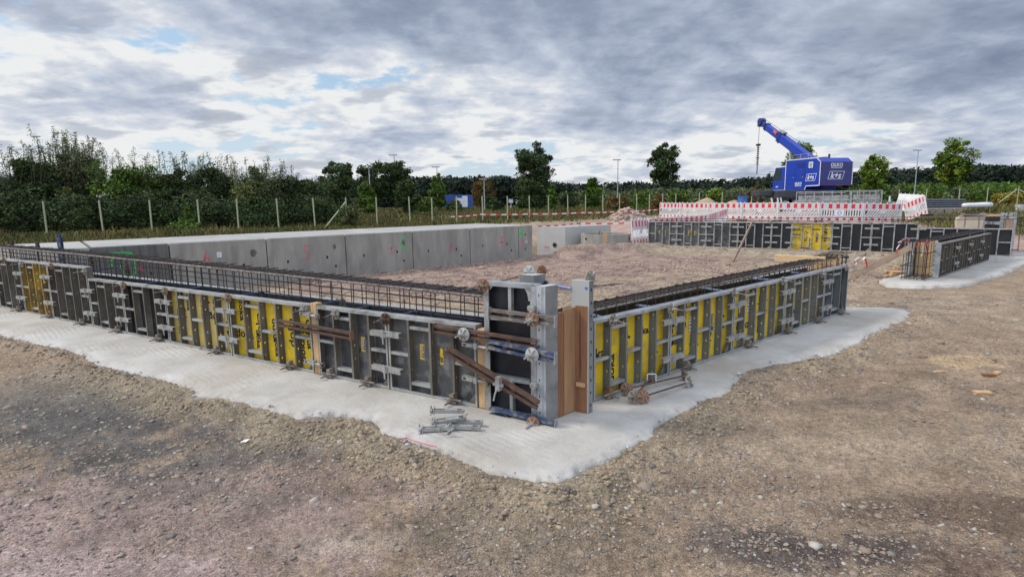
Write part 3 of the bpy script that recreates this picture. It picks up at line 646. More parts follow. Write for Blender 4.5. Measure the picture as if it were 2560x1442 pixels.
# left run, seen from the tall corner panel outwards to the left: (s_right, s_left, bays, height, sheet, words, stickers, what)
LRUN = [
 (.0, 1.085, 4, HL, 'grey_sheet', 0, [('name', .38, .42), ('torn', .62, .40), ('mark', .85, .2)], 'stained grey low panel with a torn name label, next to the tall corner panel'),
 (1.09, 2.135, 4, HL, 'dark_sheet', 0, [('name', .62, .40), ('mark', .16, .3), ('mark', .95, .5), ('torn', .48, .30)], 'low dark panel with an upright blue and yellow name label, between two rusty steel bars'),
 (2.235, 3.755, 5, HL, 'yellow_sheet', 1, [('white', .95-.15, .42), ('blue', 1.2, .35)], 'bright yellow panel with big black lettering, its right end against the narrow timber strip'),
 (3.76, 5.215, 5, HL, 'pale_yellow_sheet', 1, [('blue', 1.15, .40)], 'faded yellow panel between the bright yellow panel and the black panels'),
 (5.22, 6.405, 4, HL, 'black_sheet', 0, [], 'black low panel directly left of the faded yellow panel'),
 (6.41, 7.475, 4, HL, 'dark_sheet', 0, [], 'black low panel, last one before the formwork steps up'),
 (7.48, 8.925, 5, HL2, 'dark_sheet', 0, [('torn', 1.15, .45)], 'higher brown-black panel at the step in the left formwork'),
 (8.93, 10.095, 4, HL2, 'yellow_sheet', 1, [], 'higher panel with yellow ribs and brown-yellow sheet in the left formwork'),
 (10.10, 11.295, 4, HL2, 'dark_sheet', 0, [], 'higher grey-brown panel beside the brown-yellow one, at the left edge of the photo'),
 (11.30, 12.49, 4, HL2, 'dark_sheet', 0, [], 'outermost higher panel of the left formwork, cut by the photo edge'),
]
for i, (a, b, nb, H, sh, w, st, lab) in enumerate(LRUN):
    p = panel(b-a, H, nb, MT[sh], MT['frame'], MT['rib'] if i != 7 else MT['rib_yellow'], w, True, st, 10+i, lab, group='formwork panels of the left wall')
    put_panel(p, WL, b, .004); jitter(p, random.uniform(-.003, .003))
# right run
RRUN = [
 (.02, 1.235, 5, 'yellow_sheet', 1, [('white', .27, .34), ('blue', .80, .40)], 'vivid yellow right formwork panel with a white number strip, beside the brown boards'),
 (1.24, 2.565, 5, 'yellow_sheet', 1, [('white', .50, .46), ('blue', .98, .42)], 'yellow lettered panel, second of the right formwork from the brown boards'),
 (2.57, 3.945, 5, 'yellow_sheet', 1, [('white', .5, .5)], 'yellow panel behind crowded ribs, third of the right formwork from the brown boards'),
 (3.95, 5.285, 5, 'pale_yellow_sheet', 1, [], 'grime covered yellow and grey panel near the far end of the right formwork'),
 (5.29, 6.23, 3, 'dark_sheet', 0, [], 'dark grey end panel of the right formwork by the pale timber beam'),
]
for i, (a, b, nb, sh, w, st, lab) in enumerate(RRUN):
    p = panel(b-a, HL, nb, MT[sh], MT['galv'], MT['rib_right'], w, True, st, 40+i, lab, group='formwork panels of the right wall')
    put_panel(p, WR, a, .004)
# inner faces of both walls (seen over the top as dark film with a pale rim)
for i, (a, b, W, lab) in enumerate([(-.1, 2.2, WL, 'inner panel behind the left reinforcement cage, nearest the corner posts'), (2.3, 4.7, WL, 'inner panel behind the left cage, second from the corner posts'), (4.71, 7.0, WL, 'inner panel behind the left cage, opposite the black panels'), (7.01, 9.3, WL, 'inner panel behind the left cage, opposite the step in height'), (9.31, 12.4, WL, 'inner panel behind the left cage, at the left photo edge'),
                                  (.35, 2.6, WR, 'inner panel behind the right cage, nearest the corner posts'), (2.61, 4.5, WR, 'inner panel in the middle behind the right cage'), (4.51, 5.75, WR, 'inner panel behind the right cage, under the pale timber beam')]):
    H = .745 if W is WL else .74
    p = panel(b-a, H, 5, MT['blue_film'] if i < 5 else MT['black_sheet'], MT['concrete_pale'] if W is WL else MT['frame'], MT['rib'], None, False, None, 3+i, 'dark faced '+lab, group='inner formwork panels', name='inner_formwork_panel')
    if W is WL: p.location = WL.at(a, -.58, .004); p.rotation_euler = (0, 0, ANG_L+math.pi)
    else: p.location = WR.at(b, -.56, .004); p.rotation_euler = (0, 0, WR.ang+math.pi)

# narrow timber strips between panels
for (s0, s1, z1, lab) in ((2.14, 2.23, .80, 'upright timber strip between the dark panel and the bright yellow panel'), (-.085, -.005, .74, 'upright timber strip between the grey low panel and the tall corner panel')):
    m = MB(); m.box((0, 0, 0), (s1-s0, .09, z1)); o = m.build('timber_strip', MT['timber'], None, WL.at(s1, -.005, .005), bevel=.003); o.rotation_euler = (0, 0, ANG_L)
    tag(o, 'light brown '+lab, 'timber strip', 'timber strips in the left formwork')

# tall corner panel
TW0, TW1 = -.62, -.09
tp = empty('tall_formwork_panel', WL.at(TW1, 0, .004), ANG_L); tag(tp, 'tall black panel in a worn steel frame standing beside the corner post', 'formwork panel')
w = TW1-TW0; HT = 1.18
f = MB()
f.box((0, 0, 0), (.008, DEP, HT), 1); f.box((.008, 0, 0), (.052, .008, HT), 1); f.box((w-.008, 0, 0), (w, DEP, HT)); f.box((w-.05, 0, 0), (w-.008, .008, HT)); f.box((w-.062, .01, .01), (w-.05, .03, HT-.03))
f.box((.008, .008, 0), (w-.008, DEP-.02, .008)); f.box((.008, 0, HT-.01), (w-.008, DEP, HT)); f.box((.06, 0, HT-.035), (w-.05, .01, HT-.01))
f.build('frame', [MT['galv'], MT['frame']], tp)
MB().box((.008, DEP-.018, .008), (w-.008, DEP, HT-.01)).build('plywood_sheet', MT['black_sheet'], tp)
for z in (.32, .86): MB().box((.06, .01, z-.018), (w-.076, .07, z+.016)).build('crossbar', MT['galv'], tp)
for z0, z1 in ((.88, 1.145), (.01, .30)): MB().box((w*.47, .01, z0), (w*.47+.03, .06, z1)).build('rib', MT['frame'], tp)
for zz, up in ((HT-.012, -1), ):
    MB().prism([(w-.062, zz-.02), (w-.12, zz-.02), (w-.09, zz-.07), (w-.08, zz-.13), (w-.062, zz-.13)], .006, 0, Matrix.Translation((0, .012, 0))).build('gusset', MT['frame'], tp)
    MB().prism([(.06, zz-.02), (.10, zz-.02), (.06, zz-.06)], .006, 0, Matrix.Translation((0, .012, 0))).build('gusset', MT['frame'], tp)

# corner posts: box shaped steel profiles with slotted edges
def slots(mb, x, y0, H, n, T=None):
    for k in range(n):
        z = .09+k*(H-.16)/(n-1); mb.add([(x+.0035*sx, y0-.0012, z+dz_) for sx, dz_ in ((-1.6,-.012),(1.6,-.012),(1.6,.012),(-1.6,.012))], [(0, 1, 2, 3)], 0, T)
def post(pts, H, name, lab, mats, cat='corner post', fi=(0, 0, 0, 0, 0)):
    """pts: footprint corners (world, counter-clockwise)"""
    c = sum((Vector(p).to_3d() for p in pts), Vector())/len(pts); root = empty(name, (c.x, c.y, .004)); tag(root, lab, cat)
    loc = [(p[0]-c.x, p[1]-c.y) for p in pts]; n = len(loc)
    m = MB()
    for i in range(n):
        a, b = loc[i], loc[(i+1) % n]; ins = .004
        m.add([(a[0], a[1], 0), (b[0], b[1], 0), (b[0], b[1], H), (a[0], a[1], H)], [(0, 1, 2, 3)], fi[i])
    m.add([(a[0], a[1], H) for a in loc], [tuple(range(n))], 1); m.add([(a[0], a[1], 0) for a in reversed(loc)], [tuple(range(n))], 0)
    m.build('profile', mats, root)
    return root, loc
def face_slots(root, a, b, H, xs, n, name='slot', off=.0015, w=.010, h=.024):
    """dark slots on the vertical face from a to b (local xy), at the fractions xs"""
    a, b = Vector(a), Vector(b); u = (b-a).normalized(); nrm = Vector((u.y, -u.x))
    m = MB()
    for f in xs:
        for k in range(n):
            z = .07+k*(H-.15)/(n-1); p = a+(b-a)*f+nrm*off
            q = [(p.x+u.x*w/2*math.cos(t), p.y+u.y*w/2*math.cos(t), z+h/2*math.sin(t)) for t in [2*math.pi*j/8 for j in range(8)]]
            m.add(q, [tuple(range(8))])
    return m.build(name, MT['hole'], root)
uL = Vector((-U_L[0], -U_L[1])); nL = Vector((N_L[0], N_L[1])); uR = Vector((U_R[0], U_R[1])); nR = Vector((N_R[0], N_R[1]))
A1 = WL.at(-.625, .004, 0).to_2d(); B1 = A1+uL*.085; C1 = B1+uR*.145; D1_ = C1-uL*.085
H1 = 1.175
rt, lc = post([A1, B1, C1, D1_], H1, 'corner_post', 'galvanised box shaped corner post at the right edge of the tall black panel', [MT['galv_bright'], MT['concrete_pale'], MT['galv_dark']], fi=(0, 2, 2, 2))  # faces turned away from the left get darker zinc: shade put into the colour
face_slots(rt, lc[0], lc[1], H1, [.28], 8)
mm = MB(); a_, b_ = Vector(lc[0]), Vector(lc[1])
for fr in (.60, .72): 
    p0, p1 = a_+(b_-a_)*fr+nL*.001, a_+(b_-a_)*(fr+.05)+nL*.001; mm.add([(p0.x, p0.y, .01), (p1.x, p1.y, .01), (p1.x, p1.y, H1-.01), (p0.x, p0.y, H1-.01)], [(0, 1, 2, 3)])
mm.build('groove', MT['frame'], rt)
# second post, stands at the near end of the right formwork
g2 = G(1471, 1034).to_2d(); C2 = g2+uR*.055; A2 = g2-uL*.165; D2_ = A2+uR*.055
H2 = 1.19
rt2, lc2 = post([A2, g2, C2, D2_], H2, 'corner_post', 'galvanised corner post with a blue round sticker at the near end of the right formwork', [MT['concrete_pale'], MT['concrete_pale'], MT['galv_dark']], fi=(0, 2, 2, 2))  # right side painted darker as shade, front in a paler material
face_slots(rt2, lc2[1], lc2[2], H2, [.5], 10, w=.016, h=.03)
a_, b_ = Vector(lc2[0]), Vector(lc2[1]); p = a_+(b_-a_)*.84+nL*.002
MB().add([(p.x+uL.x*.014*math.cos(t), p.y+uL.y*.014*math.cos(t), H2-.065+.014*math.sin(t)) for t in [2*math.pi*j/16 for j in range(16)]], [tuple(range(16))]).build('round_sticker', mat('blue_sticker_dot', (.03, .17, .62), .5, 0, .05), rt2)
# inner corner post
I0 = G(1334, 689.5, 1.2).to_2d(); IB = I0+uR*.15; IA = I0-uL*.15
rt3, lc3 = post([IA, I0, IB, IB-uL*.10, IA+uR*.10], 1.2, 'inner_corner_post', 'galvanised inner corner post behind the tall black panel, joined by two spacer tubes', [MT['galv_dark'], MT['concrete_pale']])

# boards between the two posts
def board(p, q, th, H, mt, lab, z0=.006, side=1):
    p, q = Vector(p), Vector(q); d = (q-p); L = d.length; ang = math.atan2(d.y, d.x)
    m = MB(); m.box((0, 0 if side > 0 else -th, 0), (L, th if side > 0 else 0, H)); o = m.build('corner_board', mt, None, (p.x, p.y, z0), bevel=.002); o.rotation_euler = (0, 0, ang); tag(o, lab, 'board', 'boards closing the corner'); return o
c1g = C1+nL*-.0
b1a = G(1411, 1052).to_2d()
board(C1+uR*.004+uL*.0, C1+uR*.072, .05, .925, MT['timber_red'], 'narrow dark red-brown board right against the first corner post')
k1 = G(1411, 1038).to_2d(); k2 = G(1439, 1027).to_2d(); k3 = G(1469, 1033).to_2d()
board(k1, k2+(k2-k1).normalized()*.02, .025, .95, MT['board_light'], 'wide light brown board set back between the two corner posts', side=1)
bd = board(k2+nL*.012, k3+nL*.012-uL*.004, .022, .965, MT['timber_red'], 'red-brown board with a vertical dark split in front of the second corner post', side=1)
MB().add([(.045, -.001, .3), (.053, -.001, .32), (.049, -.001, .93), (.043, -.001, .93)], [(0, 1, 2, 3)]).build('split', MT['hole'], bd)
MB().box((.02, -.022, .24), (.10, -.001, .275)).build('cross_batten', MT['timber'], bd)

# ------------------------------------------------------------------ tie rods, sleeves, clamps
def wing_plate_mb(rust=False, n=18):
    m = MB(); r = .062
    vs = [(0, -.014, 0)]; 
    for k in range(n): t = 2*math.pi*k/n; vs.append((r*math.cos(t), 0, r*math.sin(t)))
    for k in range(n): t = 2*math.pi*k/n; vs.append((r*math.cos(t), .006, r*math.sin(t)))
    fs = [(0, 1+(k+1) % n, 1+k) for k in range(n)]+[(1+k, 1+(k+1) % n, 1+n+(k+1) % n, 1+n+k) for k in range(n)]+[tuple(1+n+k for k in range(n))]
    m.add(vs, fs, 0)
    for k in range(6):
        t = math.pi*k/3; T = Matrix.Rotation(t, 4, 'Y'); m.box((.012, -.022, -.003), (.056, -.003, .003), 1, T)
    return m
def make_tie(disc_m, nut_m, rod_out=.16, rod_in=.58, sleeve=True, second=False):
    root = empty('tie_rod'); o = wing_plate_mb().build('wing_plate', [disc_m, nut_m], root)
    nb = MB(); nb.tube((0, -.05, 0), (0, -.012, 0), .014, 6); nb.box((-.032, -.042, -.007), (.032, -.028, .007)); nb.build('wing_nut', nut_m, root)
    rb = MB(); rb.path([(0, -rod_out, -.006), (0, -rod_out*.5, 0), (0, rod_in, 0)], .0075, 6); rb.build('rod', MT['rebar_top'], root)
    if sleeve:
        s = MB(); s.tube((0, .125, 0), (0, rod_in-.12, 0), .013, 10); s.tube((0, .10, 0), (0, .135, 0), .026, 10, 0, .014); s.tube((0, rod_in-.135, 0), (0, rod_in-.10, 0), .014, 10, 0, .026); s.build('sleeve', MT['sleeve'], root)
    return root
tie_a = make_tie(MT['disc'], MT['clamp']); tie_b = make_tie(MT['rust_light'], MT['disc']); tie_c = make_tie(MT['rust'], MT['rust'])
used = set()
def put_tie(proto, loc, ang, lab, group, tilt=0.):
    o = proto if proto.name not in used else copy_tree(proto); used.add(proto.name)
    o.location = loc; o.rotation_euler = (tilt, 0, ang); tag(o, lab, 'tie rod', group); return o
kinds = [tie_b, tie_a, tie_b, tie_a, tie_b, tie_b, tie_b, tie_a, tie_a, tie_c]
px = [(10, 650), (54, 660), (128, 665), (212, 678), (308, 713), (412, 728), (570, 745), (760, 773), (838, 785), (963, 797)]
for k, ((x, y), pr) in enumerate(zip(px, kinds)):
    p = WL.on(x, y, .012); n_ = len(px)-1-k
    put_tie(pr, p, ANG_L, '%s wing plate tie rod, %s on the left formwork from the tall corner panel' % ('rusty brown' if pr is tie_c else 'rust stained' if pr is tie_b else 'pale zinc', ORD[n_]), 'tie rods on the left formwork', random.uniform(-.05, .05))
px = [(1533, 800), (1678, 772), (1836, 732), (1958, 702), (2055, 685), (2116, 668)]
tie_d = make_tie(MT['disc'], MT['clamp'], .17, .56, False)
s = MB(); s.tube((0, .125, 0), (0, .44, 0), .014, 10); s.build('sleeve', MT['sleeve_pale'], tie_d)
for k, (x, y) in enumerate(px):
    put_tie(tie_d, WR.on(x, y, .012), WR.ang, 'tie rod with wing plate, %s on the right formwork from the brown boards' % ORD[k], 'tie rods on the right formwork', random.uniform(-.05, .05))
# tower ties
def long_tie(name, a, b, ra, lab, c0, sleeve_from=.0, disc_at=None, n_out=None):
    a, b = Vector(a), Vector(b); root = empty(name, a); d = (b-a)
    MB().tube((0, 0, 0), d, .009, 8).build('rod', MT['rebar_top'], root)
    s = MB(); u = d.normalized(); s.tube(u*ra[0], u*ra[1], .014, 10); s.tube(u*(ra[1]), u*(ra[1]+.045), .014, 10, 0, .03); s.build('sleeve', c0, root)
    return tag(root, lab, 'tie rod')
pI = G(1336, 700, 1.15)
ZT = 1.10
ta = WL.at(-.10, .02, ZT); tb = Vector((IA.x, IA.y, ZT))-Vector((uL.x, uL.y, 0))*.0
tie_t = make_tie(MT['rust_light'], MT['disc'], .30, .62, False); put_tie(tie_t, WL.at(-.085, -.0, 1.15), ANG_L, 'tie rod with brown wing plate at the top left of the tall black panel', None)
lt = long_tie('spacer_tube', WL.at(-.3, -.12, ZT-.03), Vector((IA.x+uL.x*.02, IA.y+uL.y*.02, ZT-.03)), (.02, .36), 'blue spacer tube between the tall black panel and the inner corner post', MT['sleeve'])
p_a = Vector((IB.x, IB.y, 1.11)); p_b = Vector((A2.x, A2.y, 1.115))
dd = (p_b-p_a); m = empty('spacer_tube', p_a); tag(m, 'pale blue spacer tube between the inner corner post and the second corner post', 'tie rod')
MB().tube((0, 0, 0), dd.normalized()*.05, .032, 12, 0, .02).build('cone', MT['black_plastic'], m); MB().tube(dd.normalized()*.05, dd, .016, 12).build('sleeve', MT['sleeve_pale'], m)
e0 = Vector((C2.x, C2.y, H2-.05)); e1 = D(1557, 708, 4.95)
m = empty('end_rod', e0); MB().path([(0, 0, 0), (e1-e0)*.97, (e1-e0)], .008, 6).build('rod', MT['rebar_top'], m); wp = wing_plate_mb().build('wing_plate', [MT['disc'], MT['clamp']], m); wp.rotation_euler = (0, 0, WR.ang); wp.location = (-.02, .05, .07)
tag(m, 'grey rod sticking out to the right from the top of the second corner post', 'tie rod')
for q, (dx, lab, mt_) in enumerate(((.03, 'pale grey wing plate behind the top of the inner corner post, left one', MT['concrete_pale']), (.135, 'brown wing plate behind the top of the inner corner post, right one', MT['rust_light']))):
    o = wing_plate_mb().build('wing_plate', [mt_, mt_], None, (IA.x+(IB.x-IA.x)*(.3+.5*q)+.02, IA.y+(IB.y-IA.y)*(.3+.5*q)+.10, 1.215)); o.rotation_euler = (0, 0, ANG_L if q == 0 else WR.ang); tag(o, lab, 'wing plate')

# panel clamps
def make_clamp():
    r = empty('panel_clamp'); m = MB()
    m.box((-.19, -.055, -.028), (.20, -.048, .024)); m.box((-.19, -.048, .018), (.20, -.004, .024)); m.box((-.19, -.048, -.028), (.20, -.004, -.022)); m.box((-.16, -.048, -.022), (.16, -.03, .018))
    m.build('clamp_bar', MT['clamp'], r)
    m = MB(); m.box((-.035, -.068, -.034), (.03, -.056, .03)); m.box((.03, -.063, -.02), (.13, -.056, .008)); m.build('jaw', MT['clamp'], r)
    m = MB(); m.add([(-.012, -.076, .05), (.014, -.076, .05), (.008, -.07, -.10), (-.006, -.07, -.10), (-.012, -.069, .05), (.014, -.069, .05), (.008, -.063, -.10), (-.006, -.063, -.10)], [(0, 3, 2, 1), (4, 5, 6, 7), (0, 1, 5, 4), (1, 2, 6, 5), (2, 3, 7, 6), (3, 0, 4, 7)]); m.build('wedge', MT['frame'], r)
    return r
clamp = make_clamp(); c_used = [0]
def put_clamp(loc, ang, lab, group, tilt=None):
    o = clamp if not c_used[0] else copy_tree(clamp); c_used[0] = 1
    o.location = loc; o.rotation_euler = (0, random.uniform(-.03, .03) if tilt is None else tilt, ang); tag(o, lab, 'clamp', group); return o
for k, (s, H) in enumerate(((1.09, HL), (3.76, HL), (5.22, HL), (6.41, HL), (7.45, HL), (8.93, HL2), (10.10, HL2), (11.30, HL2))):
    for up in (1, 0):
        z = H*(.76 if up else .29)
        put_clamp(WL.at(s, .0, z), ANG_L, '%s zinc clamp at the %s clamped left formwork joint from the tall corner panel' % ('upper' if up else 'lower', ORD[k]), 'clamps on the left formwork')
for k, s in enumerate((1.24, 2.57, 3.95, 5.29)):
    for up in (1, 0):
        put_clamp(WR.at(s, .0, HL*(.78 if up else .26)), WR.ang, '%s zinc clamp at the %s right formwork joint from the brown boards' % ('upper' if up else 'lower', ORD[k]), 'clamps on the right formwork')
# adjusting clamps across the timber strips
def make_adj():
    r = empty('adjusting_clamp'); m = MB()
    m.box((-.15, -.06, -.022), (-.03, -.054, .022)); m.box((-.15, -.06, .016), (-.03, -.02, .022)); m.box((-.15, -.06, -.022), (-.03, -.02, -.016)); m.build('hook_plate', MT['clamp'], r)
    MB().box((-.135, -.062, -.008), (-.105, -.06, .008)).build('slot', MT['hole'], r)
    m = MB(); m.tube((-.06, -.045, 0), (.14, -.045, 0), .014, 8); m.box((-.02, -.065, -.025), (.015, -.02, .03)); m.build('spindle', MT['clamp'], r)
    m = MB(); m.tube((.11, -.045, 0), (.14, -.045, 0), .03, 6); m.box((.12, -.075, -.03), (.13, -.015, -.012)); m.box((.12, -.075, .012), (.13, -.015, .03)); m.build('spindle_nut', MT['disc'], r)
    return r
adj = make_adj()
for k, (s, z, lab) in enumerate(((2.19, .68, 'upper adjusting clamp across the timber strip right of the bright yellow panel'), (2.17, .135, 'lower adjusting clamp across the timber strip right of the bright yellow panel'), (-.03, .60, 'upper adjusting clamp across the timber strip left of the tall black panel'), (-.02, .28, 'lower adjusting clamp across the timber strip left of the tall black panel'))):
    o = adj if k == 0 else copy_tree(adj); o.location = WL.at(s, 0, z); o.rotation_euler = (0, .04, ANG_L); tag(o, 'zinc '+lab, 'clamp', 'adjusting clamps')
# foot brackets at the base of the panels
def make_foot(m1, m2):
    r = empty('foot_bracket'); m = MB()
    m.box((-.022, -.035, .02), (-.014, .02, .10)); m.box((.014, -.035, .02), (.022, .02, .10)); m.box((-.022, -.041, .07), (.022, -.035, .10)); m.box((-.022, -.035, .092), (.022, .02, .10)); m.build('yoke', m1, r)
    m = MB(); m.tube((-.09, -.03, .045), (.11, -.03, .05), .011, 8); m.tube((0, -.14, .03), (0, .05, .035), .009, 8); m.box((-.05, -.05, .012), (.055, -.015, .032)); m.build('bolt', m2, r)
    return r
ft = make_foot(MT['disc'], MT['brown_steel']); ft_r = make_foot(MT['rust_light'], MT['disc']); fu = [0]
for k, x in enumerate((1137, 925, 830, 730, 548, 402, 300, 210, 128, 52)):
    o = ft if not fu[0] else copy_tree(ft); fu[0] = 1; o.location = WL.at(WL.sx(x, 767+.211*x), .012, .0); o.rotation_euler = (0, 0, ANG_L)
    tag(o, 'steel foot bracket under the left formwork, %s from the tall corner panel' % ORD[k], 'bracket', 'foot brackets of the left formwork')
for k, x in enumerate((1517, 1712, 1866, 1965, 2040, 2098)):
    o = ft_r if k == 0 else copy_tree(ft); o.location = WR.at(WR.sx(x, 1006-.3566*(x-1480)), .012, 0); o.rotation_euler = (0, 0, WR.ang)
    tag(o, ('rusty orange ' if k == 0 else 'grey ')+'foot bracket at the base of the right formwork, %s from the brown boards' % ORD[k], 'bracket', 'foot brackets of the right formwork')

# walings: pairs of steel channels bolted across the panels
def waling(p0, p1, lab, m1, m2=None, plate=None, disc=None, off=0.):
    p0, p1 = Vector(p0), Vector(p1); d = p1-p0; L = d.length; x = d.normalized(); y = Vector((-x.y, x.x, 0)).normalized(); z = x.cross(y)
    T = Matrix((x, y, z)).transposed().to_4x4(); T.translation = p0
    r = bpy.data.objects.new('waling', None); COL.objects.link(r); r.matrix_world = T; r.empty_display_size = .1; tag(r, lab, 'waling', 'steel walings at the corner')
    for zc in (.027, -.027):
        m = MB(); m.box((0, -.028, zc-.012), (L, -.024, zc+.012)); m.box((0, -.024, zc+.008), (L, .02, zc+.012)); m.box((0, -.024, zc-.012), (L, .02, zc-.008)); m.build('channel', m1, r)
    m2 = m2 or m1
    if plate: 
        for q in plate: MB().box((q*L-.004, -.032, -.05), (q*L+.004, .022, .05)).build('end_plate', m2, r)
    for q in (.25, .75): MB().box((q*L-.02, -.015, -.01), (q*L+.02, .018, .01)).build('spacer_block', MT['rust'], r)
    if disc:
        q, dm = disc; o = wing_plate_mb().build('wing_plate', [dm, MT['clamp']], r); o.location = (q*L, -.045, 0); MB().tube((q*L, -.17, 0), (q*L, .02, 0), .009, 8).build('rod', MT['clamp'], r)
        nb = MB(); nb.tube((q*L, -.095, 0), (q*L, -.055, 0), .018, 6, 0, .022); nb.box((q*L-.03, -.085, -.006), (q*L+.03, -.072, .006)); nb.build('wing_nut', MT['clamp'], r)
    return r
def lp(x, y, o=.045): return WL.on(x, y, o)
waling(lp(697, 806), lp(880, 839), 'rusty double bar across the timber strip beside the bright yellow panel', MT['rust'], MT['rust_light'], (1.0,), None)
waling(lp(1088, 821, .04), lp(1343, 861, .04), 'long rusty double bar running from the grey low panel onto the tall black panel', MT['rust'], None, (0.,), (.33, MT['concrete_pale']))
waling(lp(1224, 860, .085), lp(1390, 895, .085), 'blue-grey double bar in the middle of the tall black panel', MT['bluesteel'], MT['galv'], (1.,), (.69, MT['concrete_pale']))
waling(lp(1225, 782), lp(1390, 803), 'brown double bar near the top of the tall black panel, with an orange wing plate', MT['brown_steel'], MT['galv'], (0., 1.,), (.69, MT['rust_light']))
waling(lp(1227, 1026), lp(1390, 1066), 'blue double bar at the foot of the tall black panel', MT['bluesteel'], MT['galv'], (1.,), (.70, MT['rust_light']))
waling(lp(1118, 874, .10), lp(1346, 1012, .10), 'long rusty double bar leaning diagonally across the tall black panel', MT['rust'], MT['rust'], None, None)
m = MB(); m.box((-.02, -.03, -.06), (.02, .02, .06)); m.box((-.05, -.02, -.02), (.05, .0, .0)); m.path([(0, -.03, -.04), (-.02, -.035, -.09), (-.035, -.035, -.15)], .008, 6); o = m.build('hook_clamp', MT['frame'], None, lp(1247, 958, .15)); o.rotation_euler = (0, 0, ANG_L); tag(o, 'grey hook clamp holding the diagonal rusty bar', 'clamp')
for x, y, z in ((1330, 770, 0), (1336, 962, 0)):
    m = MB(); m.box((-.028, -.03, -.02), (.028, .01, .022)); m.add([(-.012, -.034, -.02), (.014, -.034, -.02), (.006, -.03, -.12), (-.002, -.03, -.12), (-.012, -.026, -.02), (.014, -.026, -.02), (.006, -.022, -.12), (-.002, -.022, -.12)], [(0, 3, 2, 1), (4, 5, 6, 7), (0, 1, 5, 4), (1, 2, 6, 5), (2, 3, 7, 6), (3, 0, 4, 7)]); m.box((-.03, -.034, -.002), (.03, -.03, .006))
    o = m.build('wedge_clamp', MT['clamp'], None, lp(x, y, .02)); o.rotation_euler = (0, 0, ANG_L); tag(o, 'pale wedge clamp at the %s right edge of the tall black panel' % ('upper' if y < 900 else 'lower'), 'clamp', 'wedge clamps on the tall panel')

# ------------------------------------------------------------------ reinforcement cages
def cage(name, lab, W, s0, s1, o0, o1, z0, z1, step, top_r=.012, levels=(.09, .18, .27), zfun=None, tops=3, over=.05, lower=True):
    s0, s1 = min(s0, s1), max(s0, s1); L = s1-s0
    root = empty(name, W.at(s0, 0, 0), W.ang if W is not WL else math.atan2(U_L[1], U_L[0])); tag(root, lab, 'reinforcement cage')
    sg = 1 if (np.array([-W.u[1], W.u[0]])@W.n) > 0 else -1       # local y sign of the outward normal
    zf = zfun or (lambda s: z1)
    n = max(2, int(L/4))
    def line(o, dz_, r, mt):
        m = MB(); m.path([(L*k/n, sg*o, zf(s0+L*k/n)-dz_) for k in range(n+1)], r, 6); m.build('bar', mt, root)
    line(o0, 0, top_r, MT['rebar_top']); line(o1, 0, .009, MT['rebar'])
    for l in levels: line(o0, l, .0055, MT['rebar']); line(o1, l, .0055, MT['rebar'])
    for k in range(1, tops+1): line(o0+(o1-o0)*k/(tops+1), -.002, .008, MT['rebar'])
    if lower: line(o0, zf(s0)-z0, .008, MT['rebar']); line(o1, zf(s0)-z0, .008, MT['rebar'])
    k = 0; s = s0+.06; proto = None; ns = int((L-.1)/step); ns = min(ns, 98); st = (L-.12)/ns
    h = z1-z0; f0, f1 = sg*(o0+.012), sg*o1; e = -1*sg
    mp = MB(); mp.path([(0, f0, -h), (0, f0, -.012), (0, f0+e*.012, .010), (0, f1+e*over, .012), (0.0, f1+e*(over+.005), .006)], .0055, 5); mp.path([(.012, f1, -h), (.012, f1, .006)], .0055, 5)
    for k in range(ns+1):
        x = .06+k*st
        if proto is None: o = proto = mp.build('stirrup', MT['rebar'], root)
        else: o = proto.copy(); COL.objects.link(o)
        o.location = (x+random.uniform(-.012, .012), 0, zf(s0+x)); o.rotation_euler = (random.uniform(-.02, .02), random.uniform(-.03, .03), random.uniform(-.05, .05))
    return root
cage('reinforcement_cage', 'long dark reinforcement cage rising out of the left formwork', WL, .02, 12.3, -.135, -.44, .04, 1.08, .175, .013, (.075, .15, .225), lambda s: 1.022+.105*min(1, s/7.)+.03*max(0, (s-7)/5))
cage('reinforcement_cage', 'dark reinforcement cage lying level with the top of the right formwork', WR, -.35, 6.5, -.14, -.42, .04, .86, .16, .009, (.10, .2), lambda s: .835+.01*s, 4, .0)
# free end of the right cage and the stop end
e = empty('cage_end', WR.at(6.0, 0, 0), WR.ang); tag(e, 'open end of the right reinforcement cage sticking out past the end panel', 'reinforcement cage')
for o in (.14, .21, .28, .35, .42): MB().tube((-.2, o, .92), (.72, o, .95), .008, 6).build('bar', MT['rebar'], e)
for o, z in ((.14, .62), (.2, .4), (.14, .36), (.2, .12), (.27, .09), (.33, .11), (.4, .08)): MB().tube((-.2, o, z-.02), (.58, o, z+.02), .007, 6).build('bar', MT['rebar'], e)
for x, o in ((.1, .14), (.30, .14), (.50, .14), (.1, .42), (.30, .42)): MB().tube((x, o, .02), (x, o, .94), .0055, 6).build('stirrup', MT['rebar'], e)
sp = MB(); sp.box((0, 0, 0), (.02, .34, .86)); so_ = sp.build('stop_end_board', MT['timber_pale'], None, WR.at(5.95, -.11, .02)); so_.rotation_euler = (0, 0, WR.ang); tag(so_, 'pale plywood stop end inside the far end of the right formwork', 'board')
pa, pb = D(1938, 655, 9.35), D(2062, 668, 8.9); pa.z = pb.z = .885; d = pb-pa
m = MB(); m.box((0, -.04, -.055), (d.length, .04, .055)); o = m.build('timber_beam', MT['timber_pale'], None, pa, bevel=.004); o.rotation_euler = (0, 0, math.atan2(d.y, d.x)); tag(o, 'pale squared timber lying across the far end of the right reinforcement cage', 'beam')
pa2 = D(2072, 672, 9.3); m = MB(); m.box((-.16, -.02, -.12), (.16, .02, .05)); o = m.build('timber_block', MT['timber_pale'], None, (pa2.x, pa2.y, .87)); o.rotation_euler = (0, 0, ANG_L); tag(o, 'short pale timber block behind the timber beam at the cage end', 'timber')
